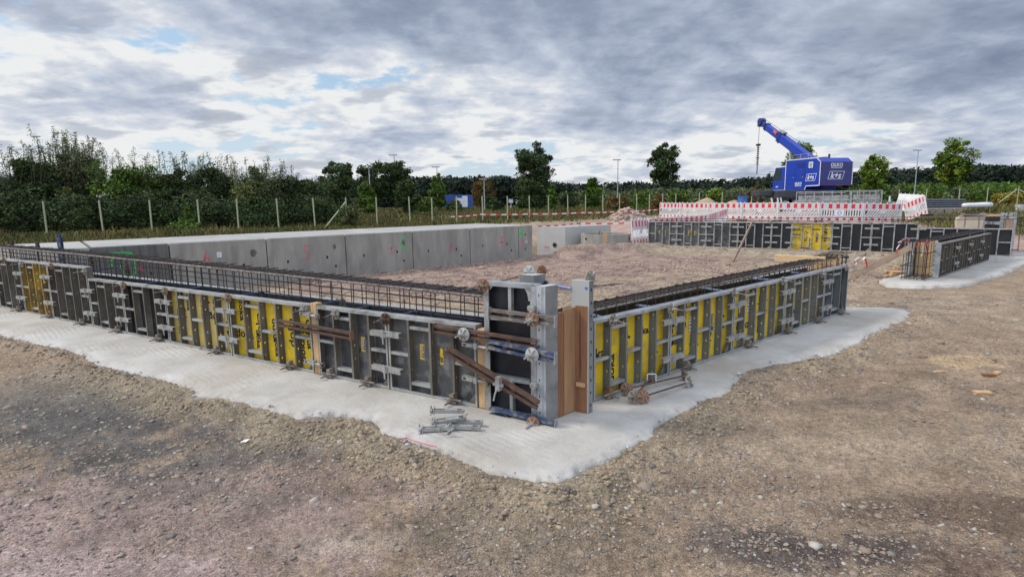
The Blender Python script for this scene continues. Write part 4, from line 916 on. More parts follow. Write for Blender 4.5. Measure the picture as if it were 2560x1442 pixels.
pk = D(2083, 642, 9.7); m = MB(); m.box((-.21, -.04, -.02), (.21, .04, .02)); m.box((-.23, -.045, -.026), (-.18, .045, .026)); m.box((.18, -.045, -.026), (.23, .045, .026)); o = m.build('plastic_tube', MT['sleeve'], None, (pk.x, pk.y, pk.z)); o.rotation_euler = (0, 0, ANG_L+.15); tag(o, 'short dark plastic profile lying on the bars at the far end of the right cage', 'plastic profile')
# steel stakes at the left
for (x, yt, w_, mt_, lab) in ((28, 602, .05, 'rust', 'rusty steel stake leaning left behind the left cage, outermost'), (96, 603, .05, 'rust', 'rusty steel stake behind the left cage between the outermost one and the blue beam'), (147, 583, .07, 'bluesteel', 'dark blue steel beam standing upright behind the left cage'), (229, 640, .045, 'rust', 'short rusty stake behind the left cage right of the blue beam'), (318, 662, .05, 'rust', 'short rusty stake in front of the green sprayed concrete element')):
    p = WL.on(x, yt, -.85); m = MB(); h = w_/2
    m.box((-h, -h, 0), (h, -h+.008, p.z)); m.box((-h, h-.008, 0), (h, h, p.z)); m.box((-.004, -h, 0), (.004, h, p.z-.002)); o = m.build('steel_stake', MT[mt_], None, (p.x, p.y, -.02)); o.rotation_euler = (0, random.uniform(-.03, .03) if mt_ == 'rust' else 0, ANG_L+.4); tag(o, lab, 'stake', 'steel stakes behind the left cage')

# ------------------------------------------------------------------ far formwork
BH = .925
labs = ['stained grey end panel with yellow label beside the tilted barrier', 'stained grey panel with yellow label, second from the left end', 'grey streaked panel left of the leaning prop board', 'black panel behind the leaning prop board', 'plain black panel between the prop board and the yellow one', 'bright yellow panel with black lettering', 'black panel directly right of the yellow one', 'black panel second to the right of the yellow one']
for k in range(8):
    s0 = [0, 1.13, 2.23, 3.35, 4.46, 5.1, 6.3, 7.4][k]; s1 = [1.125, 2.225, 3.345, 4.455, 5.095, 6.295, 7.395, 8.6][k]
    sh = ['grey_sheet', 'grey_sheet', 'dark_sheet', 'black_sheet', 'black_sheet', 'yellow_sheet', 'black_sheet', 'black_sheet'][k]
    st = [('white', .42, .5), ('blue', .75, .5)] if k == 5 else [('torn', .42, .5), ('torn', .66, .5), ('mark', .9, .4)] if k < 2 else [('mark', .3, .5), ('mark', .8, .6)] if k == 2 else None
    p = panel(s1-s0, BH, 4 if k != 4 else 2, MT[sh], MT['frame'], MT['frame'], 1 if k == 5 else None, False, st, 70+k, labs[k]+' of the far formwork', group='panels of the far formwork')
    put_panel(p, WB, s0, .124)
p = panel(2.2, .79, 7, MT['black_sheet'], MT['frame'], MT['frame'], None, False, None, 90, 'lower black panel at the right end of the far formwork, behind the end cage', group='panels of the far formwork'); put_panel(p, WB, 8.605, .124)
p = panel(8.4, .90, 24, MT['black_sheet'], MT['frame'], MT['frame'], None, False, None, 91, 'dark inner form standing behind the far formwork', group='inner formwork panels', bars=False, name='inner_formwork_panel'); p.location = WB.at(8.5, -.58, .124); p.rotation_euler = (0, 0, WB.ang+math.pi)
for k, s in enumerate((1.13, 2.23, 3.35, 4.46, 5.1, 6.3, 7.4, 8.6)):
    for up in (1, 0): put_clamp(WB.at(s, 0, .12+BH*(.82 if up else .26)), WB.ang, '%s clamp at the %s joint of the far formwork from its left end' % ('upper' if up else 'lower', ORD[k]), 'clamps on the far formwork', 0.)
    if k > 2: put_tie(tie_d, WB.at(s-.05, .012, .12+BH-.0), WB.ang, 'tie rod on top of the far formwork at its %s joint from the left end' % ORD[k], 'tie rods on the far formwork')
cage('reinforcement_cage', 'thin reinforcement cage showing above the far formwork', WB, .05, 11, -.14, -.42, .16, 1.13, .3, .008, (.08,), lambda s: 1.125+.012*s, 1, .0)
e = empty('cage_end', WR.at(11.05, 0, .02), WR.ang); tag(e, 'open end of black bars in front of the plywood end board', 'reinforcement cage')
for k in range(7): MB().tube((.02+.07*(k % 2), .10+k*.072, .0), (.02+.07*(k % 2), .10+k*.072, .90), .006, 6).build('stirrup', MT['rebar'], e)
for z in (.30, .60, .87):
    for y in (.09, .55): MB().tube((-.06, y, z), (.75, y, z), .008, 6).build('bar', MT['rebar'], e)
    MB().tube((.0, .06, z+.01), (.0, .58, z+.01), .008, 6).build('bar', MT['rebar'], e)
for k in range(5): MB().tube((-.12, .12+k*.1, .04), (1.0, .12+k*.1, .05), .011, 6).build('bottom_bar', MT['rust'], e)
# prop boards
def plank(name, p0, p1, w, t, mt, lab, cat='board', group=None, roll=0):
    p0, p1 = Vector(p0), Vector(p1); d = p1-p0; x = d.normalized(); y = Vector((0, 0, 1)).cross(x); y = y.normalized() if y.length > .05 else Vector((0, 1, 0)); z = x.cross(y)
    T = Matrix((x, y, z)).transposed().to_4x4() @ Matrix.Rotation(roll, 4, 'X'); T.translation = p0
    m = MB(); m.box((0, -t/2, -w/2), (d.length, t/2, w/2)); o = m.build(name, mt, bevel=.003); o.matrix_world = T; tag(o, lab, cat, group); return o
plank('prop_board', WB.on(1882, 553, .03), Gh(1832, 655), .10, .04, MT['timber_old'], 'weathered board leaning against the far formwork as a prop', group='prop boards')
plank('prop_board', D(2278, 618, 12.4), Gh(2128, 692), .13, .035, MT['timber_old'], 'long pale brown board sloping down from the end cage to the ground', group='prop boards')

# ------------------------------------------------------------------ end cage and third formwork (right)
third = [(11.75, 13.05), (13.055, 14.35), (14.355, 15.65), (15.655, 16.95)]
for k, (a, b) in enumerate(third):
    p = panel(b-a, HL+.0, 5, MT['dark_sheet'], MT['grime'], MT['rib'], None, False, None, 100+k, 'grimy grey panel, %s in the far right formwork from its plywood end' % ORD[k], group='panels of the far right formwork'); put_panel(p, WR, a, .03)
    if k: 
        for up in (1, 0): put_clamp(WR.at(a, 0, .03+HL*(.78 if up else .3)), WR.ang, '%s clamp at the %s joint of the far right formwork from its plywood end' % ('upper' if up else 'lower', ORD[k-1]), 'clamps on the far right formwork')
p = panel(5.2, HL, 16, MT['black_sheet'], MT['frame'], MT['frame'], None, False, None, 110, 'dark inner form of the far right formwork', group='inner formwork panels', bars=False, name='inner_formwork_panel'); p.location = WR.at(16.95, -.6, .03); p.rotation_euler = (0, 0, WR.ang+math.pi)
cage('reinforcement_cage', 'black reinforcement cage inside the far right formwork', WR, 11.1, 17.5, -.16, -.50, .06, .90, .2, .008, (.25, .5, .74), lambda s: .86, 4, 0.)
for (s, o, h, lab) in ((11.70, -.0, .80, 'bright punched steel edge at the near end of the far right formwork'), (11.62, -.50, .80, 'punched steel post left of the plywood end inside the end cage')):
    r = empty('steel_edge_post', WR.at(s, o, .03), WR.ang); MB().box((0, -.0, 0), (.045, .13, h)).build('profile', MT['galv'], r); face_slots(r, (0, .16), (0, 0), h, [.3], 7, w=.02, h=.03); face_slots(r, (0, 0), (.045, 0), h, [.5], 7, w=.014, h=.03); tag(r, lab, 'post', 'steel edge posts of the end cage')
m = MB(); m.box((0, 0, 0), (.02, .40, .83)); o = m.build('stop_end_board', MT['timber_pale'], None, WR.at(11.85, -.10, .03)); o.rotation_euler = (0, 0, WR.ang); tag(o, 'pale plywood end board standing inside the end cage of the far right formwork', 'board')
# tall corner at its far end
for k, (x, w_, dpt, lab, dot) in enumerate(((2457, .16, 18.2, 'tall pale steel post at the left of the far corner box', 0), (2512, .14, 17.6, 'tall punched steel post in the middle of the far corner box', 0), (2535, .17, 17.0, 'outermost tall steel post of the far corner box', 0))):
    yt = (533, 532, 531)[k]; p = D(x, yt, dpt); hh = p.z-.03; r = empty('tall_steel_post', (p.x, p.y, .03), ANG_L+.1); MB().box((-w_/2, 0, 0), (w_/2, .1, hh)).build('profile', MT['galv'], r); face_slots(r, (-w_/2, 0), (w_/2, 0), hh, [.5], 9, w=.025, h=.05); tag(r, lab, 'post', 'tall posts of the far corner box')
pa, pb = D(2462, 534, 18.4), D(2528, 534, 17.5); d = pb-pa; r = empty('tall_formwork_panel', (pa.x, pa.y, .03), math.atan2(d.y, d.x)); tag(r, 'tall dark panel with a timber top edge in the far corner box', 'formwork panel'); hh = pa.z-.03; Ld = d.to_2d().length
MB().box((0, .03, 0), (Ld, .05, hh-.06)).build('plywood_sheet', MT['black_sheet'], r); MB().box((0, .0, hh-.08), (Ld, .06, hh-.02)).build('top_rail', MT['timber'], r); MB().box((0, .0, hh*.72), (Ld, .03, hh*.80)).build('crossbar', MT['galv'], r)
pa, pb = D(2512, 545, 17.4), D(2530, 545, 16.8); d = pb-pa; m = MB(); m.box((0, 0, 0), (d.to_2d().length, .05, pa.z-.03)); o = m.build('corner_board', MT['timber_old'], None, (pa.x, pa.y, .03)); o.rotation_euler = (0, 0, math.atan2(d.y, d.x)); tag(o, 'brown board between the two outer posts of the far corner box', 'board')
# bundle with beige sheet
p = D(2420, 560, 17.9); p.z = .47
r = empty('covered_stack', (p.x, p.y, p.z), ANG_L); tag(r, 'stack covered by a beige sheet beside the far corner box', 'covered stack')
m = MB(); n = 9
prof = [(-.34, 0), (-.37, .12), (-.30, .30), (-.31, .66), (-.26, .74), (.28, .78), (.34, .72), (.30, .30), (.36, 0)]
vs = []; 
for q in range(6):
    for (x, z) in prof: vs.append((x+random.uniform(-.02, .02), -.25+q*.1, z*(1+random.uniform(-.03, .03))))
fs = [(q*9+i, q*9+i+1, (q+1)*9+i+1, (q+1)*9+i) for q in range(5) for i in range(8)]+[tuple(range(9)), tuple(range(53, 44, -1))]
m.add(vs, fs); m.build('sheet', MT['cloth'], r); MB().box((-.2, -.3, .79), (.45, .2, .82)).build('board', MT['timber_old'], r); MB().box((-.32, -.22, -.45), (.32, .22, .0)).build('pallets', MT['timber_old'], r); m = MB(); m.tube((-.12, -.2, .85), (.25, .0, .84), .035, 8); m.build('tube', MT['black_plastic'], r)
# tape knots
def tape_knot(x, y, dp, lab, n=3, s=.12):
    p = D(x, y, dp); r = empty('warning_tape_piece', p); tag(r, lab, 'warning tape', 'red and white tape pieces')
    for q in range(n):
        m = MB(); a = random.uniform(0, 6.28); w_ = .035; pts = [Vector((0, 0, 0)), Vector((s*.5*math.cos(a), .02, s*.4)), Vector((s*math.cos(a+.6), .03, -s*.35*q))]
        for i in range(2): m.bar(pts[i], pts[i+1], w_, .003, i)
        m.build('strip', [MT['red_film'], MT['white_plastic']] if q % 2 == 0 else [MT['white_plastic'], MT['red_film']], r)
tape_knot(2156, 650, 10.0, 'red tape tied to the protruding bars of the right cage', 4, .12); tape_knot(2266, 607, 12.6, 'red and white tape knot at the left top of the end cage', 5, .2); tape_knot(2315, 610, 12.4, 'red and white tape knot beside the plywood end board', 5, .2)
# wood scraps
def scrap(x, y, L, W_, T_, lab, mt='timber', rz=0., tilt=0., g='wood scraps on the ground'):
    p = Gh(x, y) if isinstance(x, (int, float)) else x; m = MB(); m.box((-L/2, -W_/2, 0), (L/2, W_/2, T_)); o = m.build('wood_offcut', MT[mt], None, (p.x, p.y, p.z+.004), bevel=.002); o.rotation_euler = (tilt, 0, rz); tag(o, lab, 'offcut', g); return o
scrap(2456, 984, .15, .075, .022, 'largest pale wood offcut lying on the open ground at the right', 'timber', -.1); scrap(2086, 877, .09, .05, .03, 'small wood offcut beside the edge of the right concrete strip', 'timber', .3)
scrap(2307, 893, .10, .025, .02, 'thin dark wood offcut below the yellow sawdust', 'timber_old', -.4); scrap(2347, 931, .12, .03, .015, 'slim pale wood offcut left of the dark offcut', 'timber', .1)
scrap(2470, 941, .13, .04, .03, 'dark brown wood offcut below the sawdust patch', 'timber_red', -.2); scrap(2493, 936, .08, .05, .03, 'orange-brown wood offcut touching the dark one', 'timber', .5)
scrap(1955, 879, .09, .05, .025, 'small offcut lying on the right concrete strip', 'timber_old', .4)
for k, (x, y, L, rz) in enumerate(((2225, 690, .5, .5), (2237, 683, .45, -.2), (2248, 687, .5, .15), (2235, 676, .3, 1.0))):
    scrap(x, y, L, .09, .03+.03*k, 'plank %s in the small wood heap left of the end cage' % ('lowest', 'second', 'third', 'topmost')[k]if 0 else '%s offcut of the small wood heap left of the end cage' % ('bottom', 'second lowest', 'second highest', 'top')[k], 'timber', rz, .15*k)
p = Gh(612, 1103); m = MB(); m.add([(-.05, -.02, .004), (.03, -.03, .006), (.06, .01, .03), (-.01, .03, .012)], [(0, 1, 2, 3)]); m.add([(-.05, -.02, .002), (.03, -.03, .004), (.06, .01, .028), (-.01, .03, .010)], [(3, 2, 1, 0)]); o = m.build('paper_scrap', MT['sticker_white'], None, p); o.scale = (.7,)*3; tag(o, 'crumpled white paper scrap on the dark gravel at the left', 'paper')
m = MB(); pts = [G(x, y, .004) for x, y in ((1000, 1097), (1018, 1095), (1036, 1103), (1056, 1108), (1072, 1113), (1092, 1117))]; m.path([(p.x, p.y, .006-.0*i) for i, p in enumerate(pts)], .004, 5); o = m.build('red_string', MT['spray_red'], None); tag(o, 'red marking string along the edge of the concrete near the clamp pile', 'string')

# ------------------------------------------------------------------ small parts lying on the concrete
def lying_clamp(x, y, rz, z, lab, rust=False, tilt=0.):
    p = G(x, y, .01); r = empty('loose_clamp', (p.x, p.y, z+.012)); r.rotation_euler = (tilt, 0, rz); tag(r, lab, 'clamp', 'pile of loose clamps')
    mt_ = MT['clamp']; m = MB(); m.box((-.14, -.022, 0), (.12, -.016, .03)); m.box((-.14, .016, 0), (.12, .022, .03)); m.box((-.05, -.016, .022), (.06, .016, .028)); m.box((-.146, -.035, -.008), (-.138, .035, .045)); m.box((.10, -.016, .0), (.12, .016, .03)); m.build('clamp_body', mt_, r)
    m = MB(); m.tube((-.17, 0, .016), (.05, 0, .016), .010, 8); m.build('spindle', MT['rust_light'] if rust else mt_, r)
    m = MB(); m.tube((-.175, 0, .016), (-.155, 0, .016), .026, 6); 
    for t in (0, 2.1, 4.2): m.box((-.172, -.005, .02), (-.16, .005, .045), 0, Matrix.Translation((0, 0, .016)) @ Matrix.Rotation(t, 4, 'X') @ Matrix.Translation((0, 0, -.0)))
    m.build('spindle_nut', MT['disc'] if rust else mt_, r)
lying_clamp(1100, 1075, .12, .0, 'long pale clamp at the left of the loose pile on the concrete'); lying_clamp(1165, 1072, -.12, .0, 'clamp at the front right of the loose pile'); lying_clamp(1172, 1062, -.05, .006, 'clamp at the rear right of the loose pile')
lying_clamp(1130, 1065, .35, .045, 'clamp lying slanted across the middle of the loose pile', False, .2); lying_clamp(1127, 1052, -.02, .075, 'rusty clamp on top of the loose pile', True)
for k, (x, y) in enumerate(((1101, 1077), (1122, 1070), (1124, 1083), (1160, 1050))):
    p = G(x, y, .03); m = MB(); m.tube((0, 0, .0), (0, .006, .0), .022, 12); m.box((-.006, 0, -.02), (.006, .006, .05)); o = m.build('wedge_key', MT['clamp'], None, (p.x, p.y, .035+.02*(k == 3))); o.rotation_euler = (.5, .3*k, .4*k); tag(o, 'round headed wedge key in the loose clamp pile, %s one' % ('leftmost', 'upper middle', 'lower middle', 'rightmost')[k], 'wedge key', 'wedge keys in the clamp pile')
def loose_tie(xa, ya, xb, yb, lab, ma, mb_, za=.065, zb=.05):
    a = G(xa, ya, za); b = G(xb, yb, zb); r = empty('loose_tie_rod', a); tag(r, lab, 'tie rod', 'loose tie rods on the concrete')
    d = b-a; MB().path([-d*.08, d*.5, d*1.03], .009, 6).build('rod', MT['rust'], r)
    for q, (pos, mt_) in enumerate(((0, ma), (1, mb_))):
        if mt_ is None: continue
        o = wing_plate_mb().build('wing_plate', [mt_, MT['disc']], r); o.location = d*pos; o.rotation_euler = ((-.55 if q == 0 else .3), 0, math.atan2(-d.x, d.y)+(.0 if q == 0 else math.pi)+(-.9 if q else .7)) ; o.rotation_euler = (-.35, 0, [.25, .9][q]*1.0+(0 if q == 0 else 0)); o.scale = (1.05,)*3
loose_tie(1608, 991, 1722, 955, 'front loose tie rod with an orange wing plate on the right concrete strip', MT['rust_light'], MT['clamp'])
loose_tie(1585, 992, 1628, 944, 'short loose tie rod with a large grey wing plate at its near end', MT['disc'], MT['rust'])
loose_tie(1567, 972, 1712, 938, 'rear loose tie rod with a brown wing plate close to the yellow formwork', MT['rust_light'], MT['rust'])
p = G(1627, 946, .05); m = MB(); m.path([(-.045, 0, -.03), (-.045, 0, .05), (-.035, 0, .058), (.035, 0, .058), (.045, 0, .05), (.045, 0, -.045)], .006, 6); o = m.build('wire_hoop', MT['crane_white'], None, (p.x, p.y-.03, p.z)); tag(o, 'white bent wire hoop leaning on the loose tie rods', 'wire hoop')

# ------------------------------------------------------------------ precast concrete elements
SE = [-12.22, -11.67, -10.27, -8.2, -6.16, -4.1, -2.02, .02, .66]
ELAB = ['concrete element at the far left behind the steel stakes', 'darker concrete element smeared with green spray paint', 'concrete element marked with a red 6 and a small white plate', 'concrete element marked with a red 5', 'concrete element marked with a red cross stroke and a green C', 'concrete element marked with a red hooked 3', 'concrete element marked with a red 2', 'narrow end element marked with a green A']
ELM = {}
def addto(e, x, y, w, h, kind):
    p = WP.on(x, y); s = WP.s_of(p); q = s-ELM[e][1]
    return ELM[e][0], q, p.z
for k in range(8):
    a, b = SE[k]+.012, SE[k+1]-.012; zt = [1.08, 1.085, 1.085, 1.085, 1.085, 1.085, 1.085, 1.085][k]
    r = empty('precast_element', WP.at(a, 0, -.12), WP.ang); tag(r, ELAB[k], 'concrete element', 'row of precast concrete elements'); ELM[k] = (r, a)
    m = MB(); L = b-a; dp = 3.05; T_ = zt+.12; c = .02; sk = -1.05 if k == 0 else 0
    m.add([(0, 0, 0), (L, 0, 0), (L, dp, 0), (sk, dp, 0), (0, 0, T_-c), (L, 0, T_-c), (L, dp, T_-c), (sk, dp, T_-c), (c, c, T_), (L-c, c, T_), (L-c, dp-c, T_), (sk+c, dp-c, T_)],
          [(0, 1, 5, 4), (1, 2, 6, 5), (2, 3, 7, 6), (3, 0, 4, 7), (4, 5, 9, 8), (5, 6, 10, 9), (6, 7, 11, 10), (7, 4, 8, 11)], 0); m.add([(c, c, T_), (L-c, c, T_), (L-c, dp-c, T_), (sk+c, dp-c, T_)], [(0, 1, 2, 3)], 1)
    m.build('body', [MT['concrete_dark'] if k == 1 else MT['concrete_wall'], MT['concrete_top']], r)
def recess(e, x, y, r_=.035, patch=False):
    rt, q, z = addto(e, x, y, 0, 0, ''); m = MB(); n = 10; a0 = random.uniform(0, 6)
    rr_ = [r_*random.uniform(.75, 1.2) for _ in range(n)]
    pts = [(q+rr_[j]*.8*math.cos(2*math.pi*j/n), -.0015, z+.12+rr_[j]*1.25*math.sin(2*math.pi*j/n)) for j in range(n)]
    m.add(pts, [tuple(range(n))]); m.build('stain_patch' if patch else 'recess', MT['concrete_dark'] if patch else MT['hole'], rt)
for e, x, y in ((2, 610, 663), (3, 720, 654), (3, 818, 643), (3, 840, 665), (4, 910, 639), (4, 993, 629), (4, 1010, 652), (5, 1071, 627), (5, 1141, 623), (5, 1153, 639), (6, 1207, 615), (6, 1267, 610), (6, 1279, 626), (7, 1313, 586), (7, 1313, 622), (1, 378, 682)): recess(e, x, y)
for e, x, y, r_ in ((2, 634, 632, .09), (3, 836, 617, .06), (4, 1009, 607, .07)): recess(e, x, y, r_, True)
GL = {'6': [[(.5,1),(.15,.6),(.05,.25),(.3,0),(.65,.1),(.7,.35),(.4,.45),(.15,.3)]], '5': [[(.7,1),(.2,.98),(.15,.6),(.55,.55),(.7,.3),(.5,.05),(.1,0)]], 'T': [[(0,.75),(.9,.85)],[(.45,.95),(.5,.5),(.55,0)]], 'C': [[(.85,.9),(.5,1),(.15,.75),(.02,.45),(.2,.1),(.6,0),(.9,.15)],[(.9,.15),(.92,-.12)]], '3': [[(.35,1),(.65,.8),(.35,.6),(.7,.45),(.5,.1),(.1,0)],[(.65,1),(.6,.5)]], '2': [[(.1,.8),(.4,1),(.7,.75),(.15,.1)],[(.0,.12),(1.,.0)],[(.1,.25),(.9,.22)]], 'A': [[(0,0),(.45,1),(.9,0)],[(.05,.4),(.95,.35)],[(.0,.25),(.95,.22)]], '1': [[(.2,.7),(.5,1),(.5,0)]], 'G': [[(0,1),(.02,.3),(.0,.0)],[(0,1),(1.2,.95)],[(0,.55),(1.5,.6)],[(1.2,1),(2.2,.9),(2.5,.5)],[(1.5,.75),(2.6,.7)],[(1.4,.45),(2.7,.5)],[(2.4,.7),(2.4,-.5),(2.1,-1.6)],[(1.0,0),(1.1,-.8)],[(2.0,-.9),(2.1,-1.8)]], 'r': [[(0,.9),(.9,.9)],[(.1,.3),(.9,.35)],[(0,.6),(.9,.1)]]}
def spray(e, ch, x0, y0, y1, mt, wpx=None, name='spray_mark', w=.026):
    rt, q, z1 = addto(e, x0, y0, 0, 0, ''); _, _, z0 = addto(e, x0, y1, 0, 0, ''); h = z1-z0; m = MB(); asp = .62
    for s_ in GL[ch]: m.ribbon([(q+px_*h*asp, z0+.12+py_*h) for px_, py_ in s_], w, .0015, 0, Matrix.Translation((0, -.0022, 0)))
    m.build(name, mt, rt)
spray(2, '6', 508, 630, 657, MT['spray_red']); spray(3, '5', 756, 615, 650, MT['spray_red'], w=.02); spray(4, 'T', 974, 617, 634, MT['spray_red']); spray(4, 'C', 1001, 593, 624, MT['spray_green'], w=.035); spray(5, '3', 1121, 609, 632, MT['spray_red'])
spray(6, '2', 1250, 591, 609, MT['spray_red']); spray(7, 'A', 1298, 571, 592, MT['spray_green'], w=.03); spray(7, '1', 1302, 598, 616, MT['spray_red'], w=.02); spray(1, 'G', 275, 633, 665, MT['spray_green'], w=.04); spray(1, 'r', 346, 665, 680, MT['spray_red'], w=.03)
for e, x, y in ((2, 548, 638), (7, 1315, 605)):
    rt, q, z = addto(e, x, y, 0, 0, ''); m = MB(); m.box((q-.05, -.012, z+.07), (q+.05, -.002, z+.19)); o = m.build('white_plate', MT['sticker_white'] if e == 2 else MT['concrete_pale'], rt)
    if e == 2: m = MB(); [m.box((q-.03+.02*j, -.0135, z+.10), (q-.02+.02*j, -.0125, z+.16)) for j in range(3)]; m.build('plate_print', MT['frame'], o)
m = MB(); m.box((0, 0, 0), (.06, .05, .75)); o = m.build('orange_board', MT['timber'], None, WP.at(.78, -.35, -.1)); o.rotation_euler = (0, 0, WP.ang); tag(o, 'brown board standing in the gap between the precast row and the white shaft', 'board')

# white box shaft with the red letters
b0 = G(1343, 637, -.3).to_2d(); WF = Wall(np.array(b0), -U_L, N_L); s1 = WF.s_of(WF.on(1413, 600)); zt = WF.on(1343, 567.5).z
c0 = WF.at(s1, 0, 0).to_2d(); WS = Wall(np.array(c0), U_R, N_R); s2 = WS.s_of(WS.on(1527, 575))
r = empty('concrete_shaft_box', (b0.x, b0.y, -.55)); tag(r, 'big pale concrete box shaft with a round pipe opening and red letters P.V.', 'shaft')
q0 = (0, 0); q1 = (c0.x-b0.x, c0.y-b0.y); q2 = (q1[0]+U_R[0]*s2, q1[1]+U_R[1]*s2); q3 = (U_R[0]*s2, U_R[1]*s2); Hh_ = zt+.55
m = MB(); fp = [q0, q1, q2, q3]; m.add([(x, y, 0) for x, y in fp]+[(x, y, Hh_) for x, y in fp], [(0, 1, 5, 4), (1, 2, 6, 5), (2, 3, 7, 6), (3, 0, 4, 7)], 0); m.add([(x, y, Hh_) for x, y in fp], [(0, 1, 2, 3)], 1)
m.build('body', [MT['concrete_pale'], MT['concrete_top']], r)
angF = math.atan2(-U_L[1], -U_L[0]); TF = Matrix.Rotation(angF, 4, 'Z')
p = WF.on(1368, 619); sx_ = WF.s_of(p); put_text(MB(), 'P.V.', .15, sx_, -.003, p.z+.55, 0, .006, 0, 1., TF).build('lettering', MT['spray_red'], r)
p = WF.on(1387, 613); sx_ = WF.s_of(p); mb = MB(); mb.add([(sx_+.09*math.cos(t), -.003, p.z+.55+.09*math.sin(t)) for t in [2*math.pi*j/20 for j in range(20)]], [tuple(range(20))], 0, TF); mb.build('pipe_opening', MT['hole'], r)
mb = MB(); 
for j in range(20): 
    t, t2 = 2*math.pi*j/20, 2*math.pi*(j+1)/20
    mb.add([(sx_+a_*math.cos(u), y_, p.z+.55+a_*math.sin(u)) for (a_, y_, u) in ((.088, -.002, t), (.105, -.012, t), (.105, -.012, t2), (.088, -.002, t2))], [(0, 1, 2, 3)], 0, TF)
mb.build('opening_rim', MT['concrete_wall'], r)
m = MB(); pj = WF.on(1370, 627.5).z+.55; m.box((0, -.0015, pj), (s1*.99, .001, pj+.012), 0, TF); m.build('joint', MT['concrete_wall'], r)
# round shaft ring
pr_ = D(1514, 596, 22.3); r = empty('shaft_ring', (pr_.x, pr_.y, -.05)); tag(r, 'low grey concrete shaft ring half buried in front of the box shaft', 'shaft ring')
R0_, R1_ = .98, .85; zt = D(1514, 586, 21.7).z+.05; m = MB(); n = 40
vs = [(rd*math.cos(2*math.pi*k/n), rd*math.sin(2*math.pi*k/n), z) for rd, z in ((R0_, 0), (R0_, zt), (R1_, zt), (R1_, 0)) for k in range(n)]
m.add(vs, [(j*n+k, j*n+(k+1) % n, (j+1)*n+(k+1) % n, (j+1)*n+k) for j in range(3) for k in range(n)]); m.build('ring', MT['concrete_wall'], r)
for ax in (-2.62, -.55):
    m = MB(); m.add([((R0_+.004)*math.cos(ax+.06*math.cos(t)), (R0_+.004)*math.sin(ax+.06*math.cos(t)), zt-.17+.05*math.sin(t)) for t in [2*math.pi*j/14 for j in range(14)]], [tuple(range(14))]); m.build('pipe_opening', MT['hole'], r)
m = MB(); m.path([(.0, 0, 0), (.01, 0, .09), (.05, 0, .13), (.02, 0, .16)], .012, 6); m.build('lifting_loop', MT['rebar'], r, (-.35, -.55, zt))
p = D(1513, 609, 20.6); m = MB(); m.box((-.055, -.02, 0), (.055, .02, D(1513, 579, 20.6).z-p.z)); o = m.build('wooden_stake', MT['timber'], None, p); tag(o, 'orange-brown wooden stake standing in front of the shaft ring', 'stake')

# ------------------------------------------------------------------ red and white barriers
def make_barrier(slant=True):
    r = empty('safety_barrier'); f = MB()
    f.box((0, -.02, .0), (.05, .02, 1.0)); f.box((1.95, -.02, 0), (2.0, .02, 1.0)); f.box((.05, -.018, .66), (1.95, .018, .99)); f.box((.05, -.018, .0+.03), (1.95, .018, .24)); f.box((.05, -.012, .60), (1.95, .012, .635)); f.box((.05, -.018, .26), (1.95, .018, .30))
    for x in (.12, .47, .82, 1.18, 1.53, 1.88): f.tube((x, 0, .99), (x, 0, 1.05), .028, 8, 0, .02)
    if slant:
        for k in range(13):
            x = .02+k*.15; x0, x1 = x, x+.25; a = max(.05, x0); 
            f.prism([(max(.05, min(1.95, x0)), .30), (max(.05, min(1.95, x0+.075)), .30), (max(.05, min(1.95, x1+.075)), .60), (max(.05, min(1.95, x1)), .60)], .024, 0, Matrix.Translation((0, -.012, 0)))
        f.box((.88, -.016, .45), (1.12, .012, .60))
    else:
        for k in range(16): f.box((.07+k*.12, -.012, .30), (.13+k*.12, .012, .60))
    f.box((.05, -.006, .63), (1.95, .006, .67))
    f.build('frame', MT['white_plastic'], r)
    g = MB(); g.box((.055, -.0205, .70), (1.945, -.0185, .95)); g.build('reflective_band', MT['grey_film'], r)
    s = MB()
    for k in range(6):
        x = .055+k*.345; s.box((x-(.0 if k else 0), -.0225, .70), (min(1.945, x+(.17 if 0 < k < 5 else .10)), -.0208, .95))
    s.build('red_blocks', MT['red_film'], r)
    s = MB()
    for k in range(6): s.box((.08+k*.34, -.0205, .06), (.08+k*.34+.13, -.0185, .20))
    s.build('lower_red_blocks', MT['red_film'], r)
    for x in (.12, 1.88): MB().box((x-.05, -.35, -.06), (x+.05, .35, .0)).build('foot', MT['rubber'], r)
    return r
bar_a, bar_b = make_barrier(True), make_barrier(False); bu = set()
def put_barrier(x0, y0, d0, x1, y1, d1, lab, proto=None, lean=0.):
    proto = proto or bar_a; o = proto if proto.name not in bu else copy_tree(proto); bu.add(proto.name)
    P0, P1 = D(x0, y0, d0), D(x1, y1, d1); d = P1-P0; x = d.normalized(); y = Vector((0, 0, 1)).cross(x).normalized(); z = x.cross(y)
    T = Matrix((x*(d.length/2.0), y, z)).transposed().to_4x4() ; T.translation = P0; T = T @ Matrix.Rotation(lean, 4, 'X') @ Matrix.Translation((0, 0, -1.0))
    o.matrix_world = T; tag(o, lab, 'barrier', 'red and white safety barriers'); return o
row = [(1650, 507, 38), (1703, 507, 36.5), (1773, 507.5, 35), (1857, 507, 33.5), (1948, 506.5, 32), (2051, 507, 30.9), (2162, 508, 30.2), (2258, 509, 30.5)]
rl = ['red and white barrier at the left end of the back row', 'red and white barrier second from the left in the back row', 'barrier with upright slats, third in the back row, partly behind the front barriers', 'barrier fourth from the left in the back row, left of the blue crane side', 'barrier fifth from the left in the back row, in front of the crane cab', 'barrier with upright slats and a round white sign, in front of the crane rear', 'barrier seventh from the left in the back row, right of the round sign']
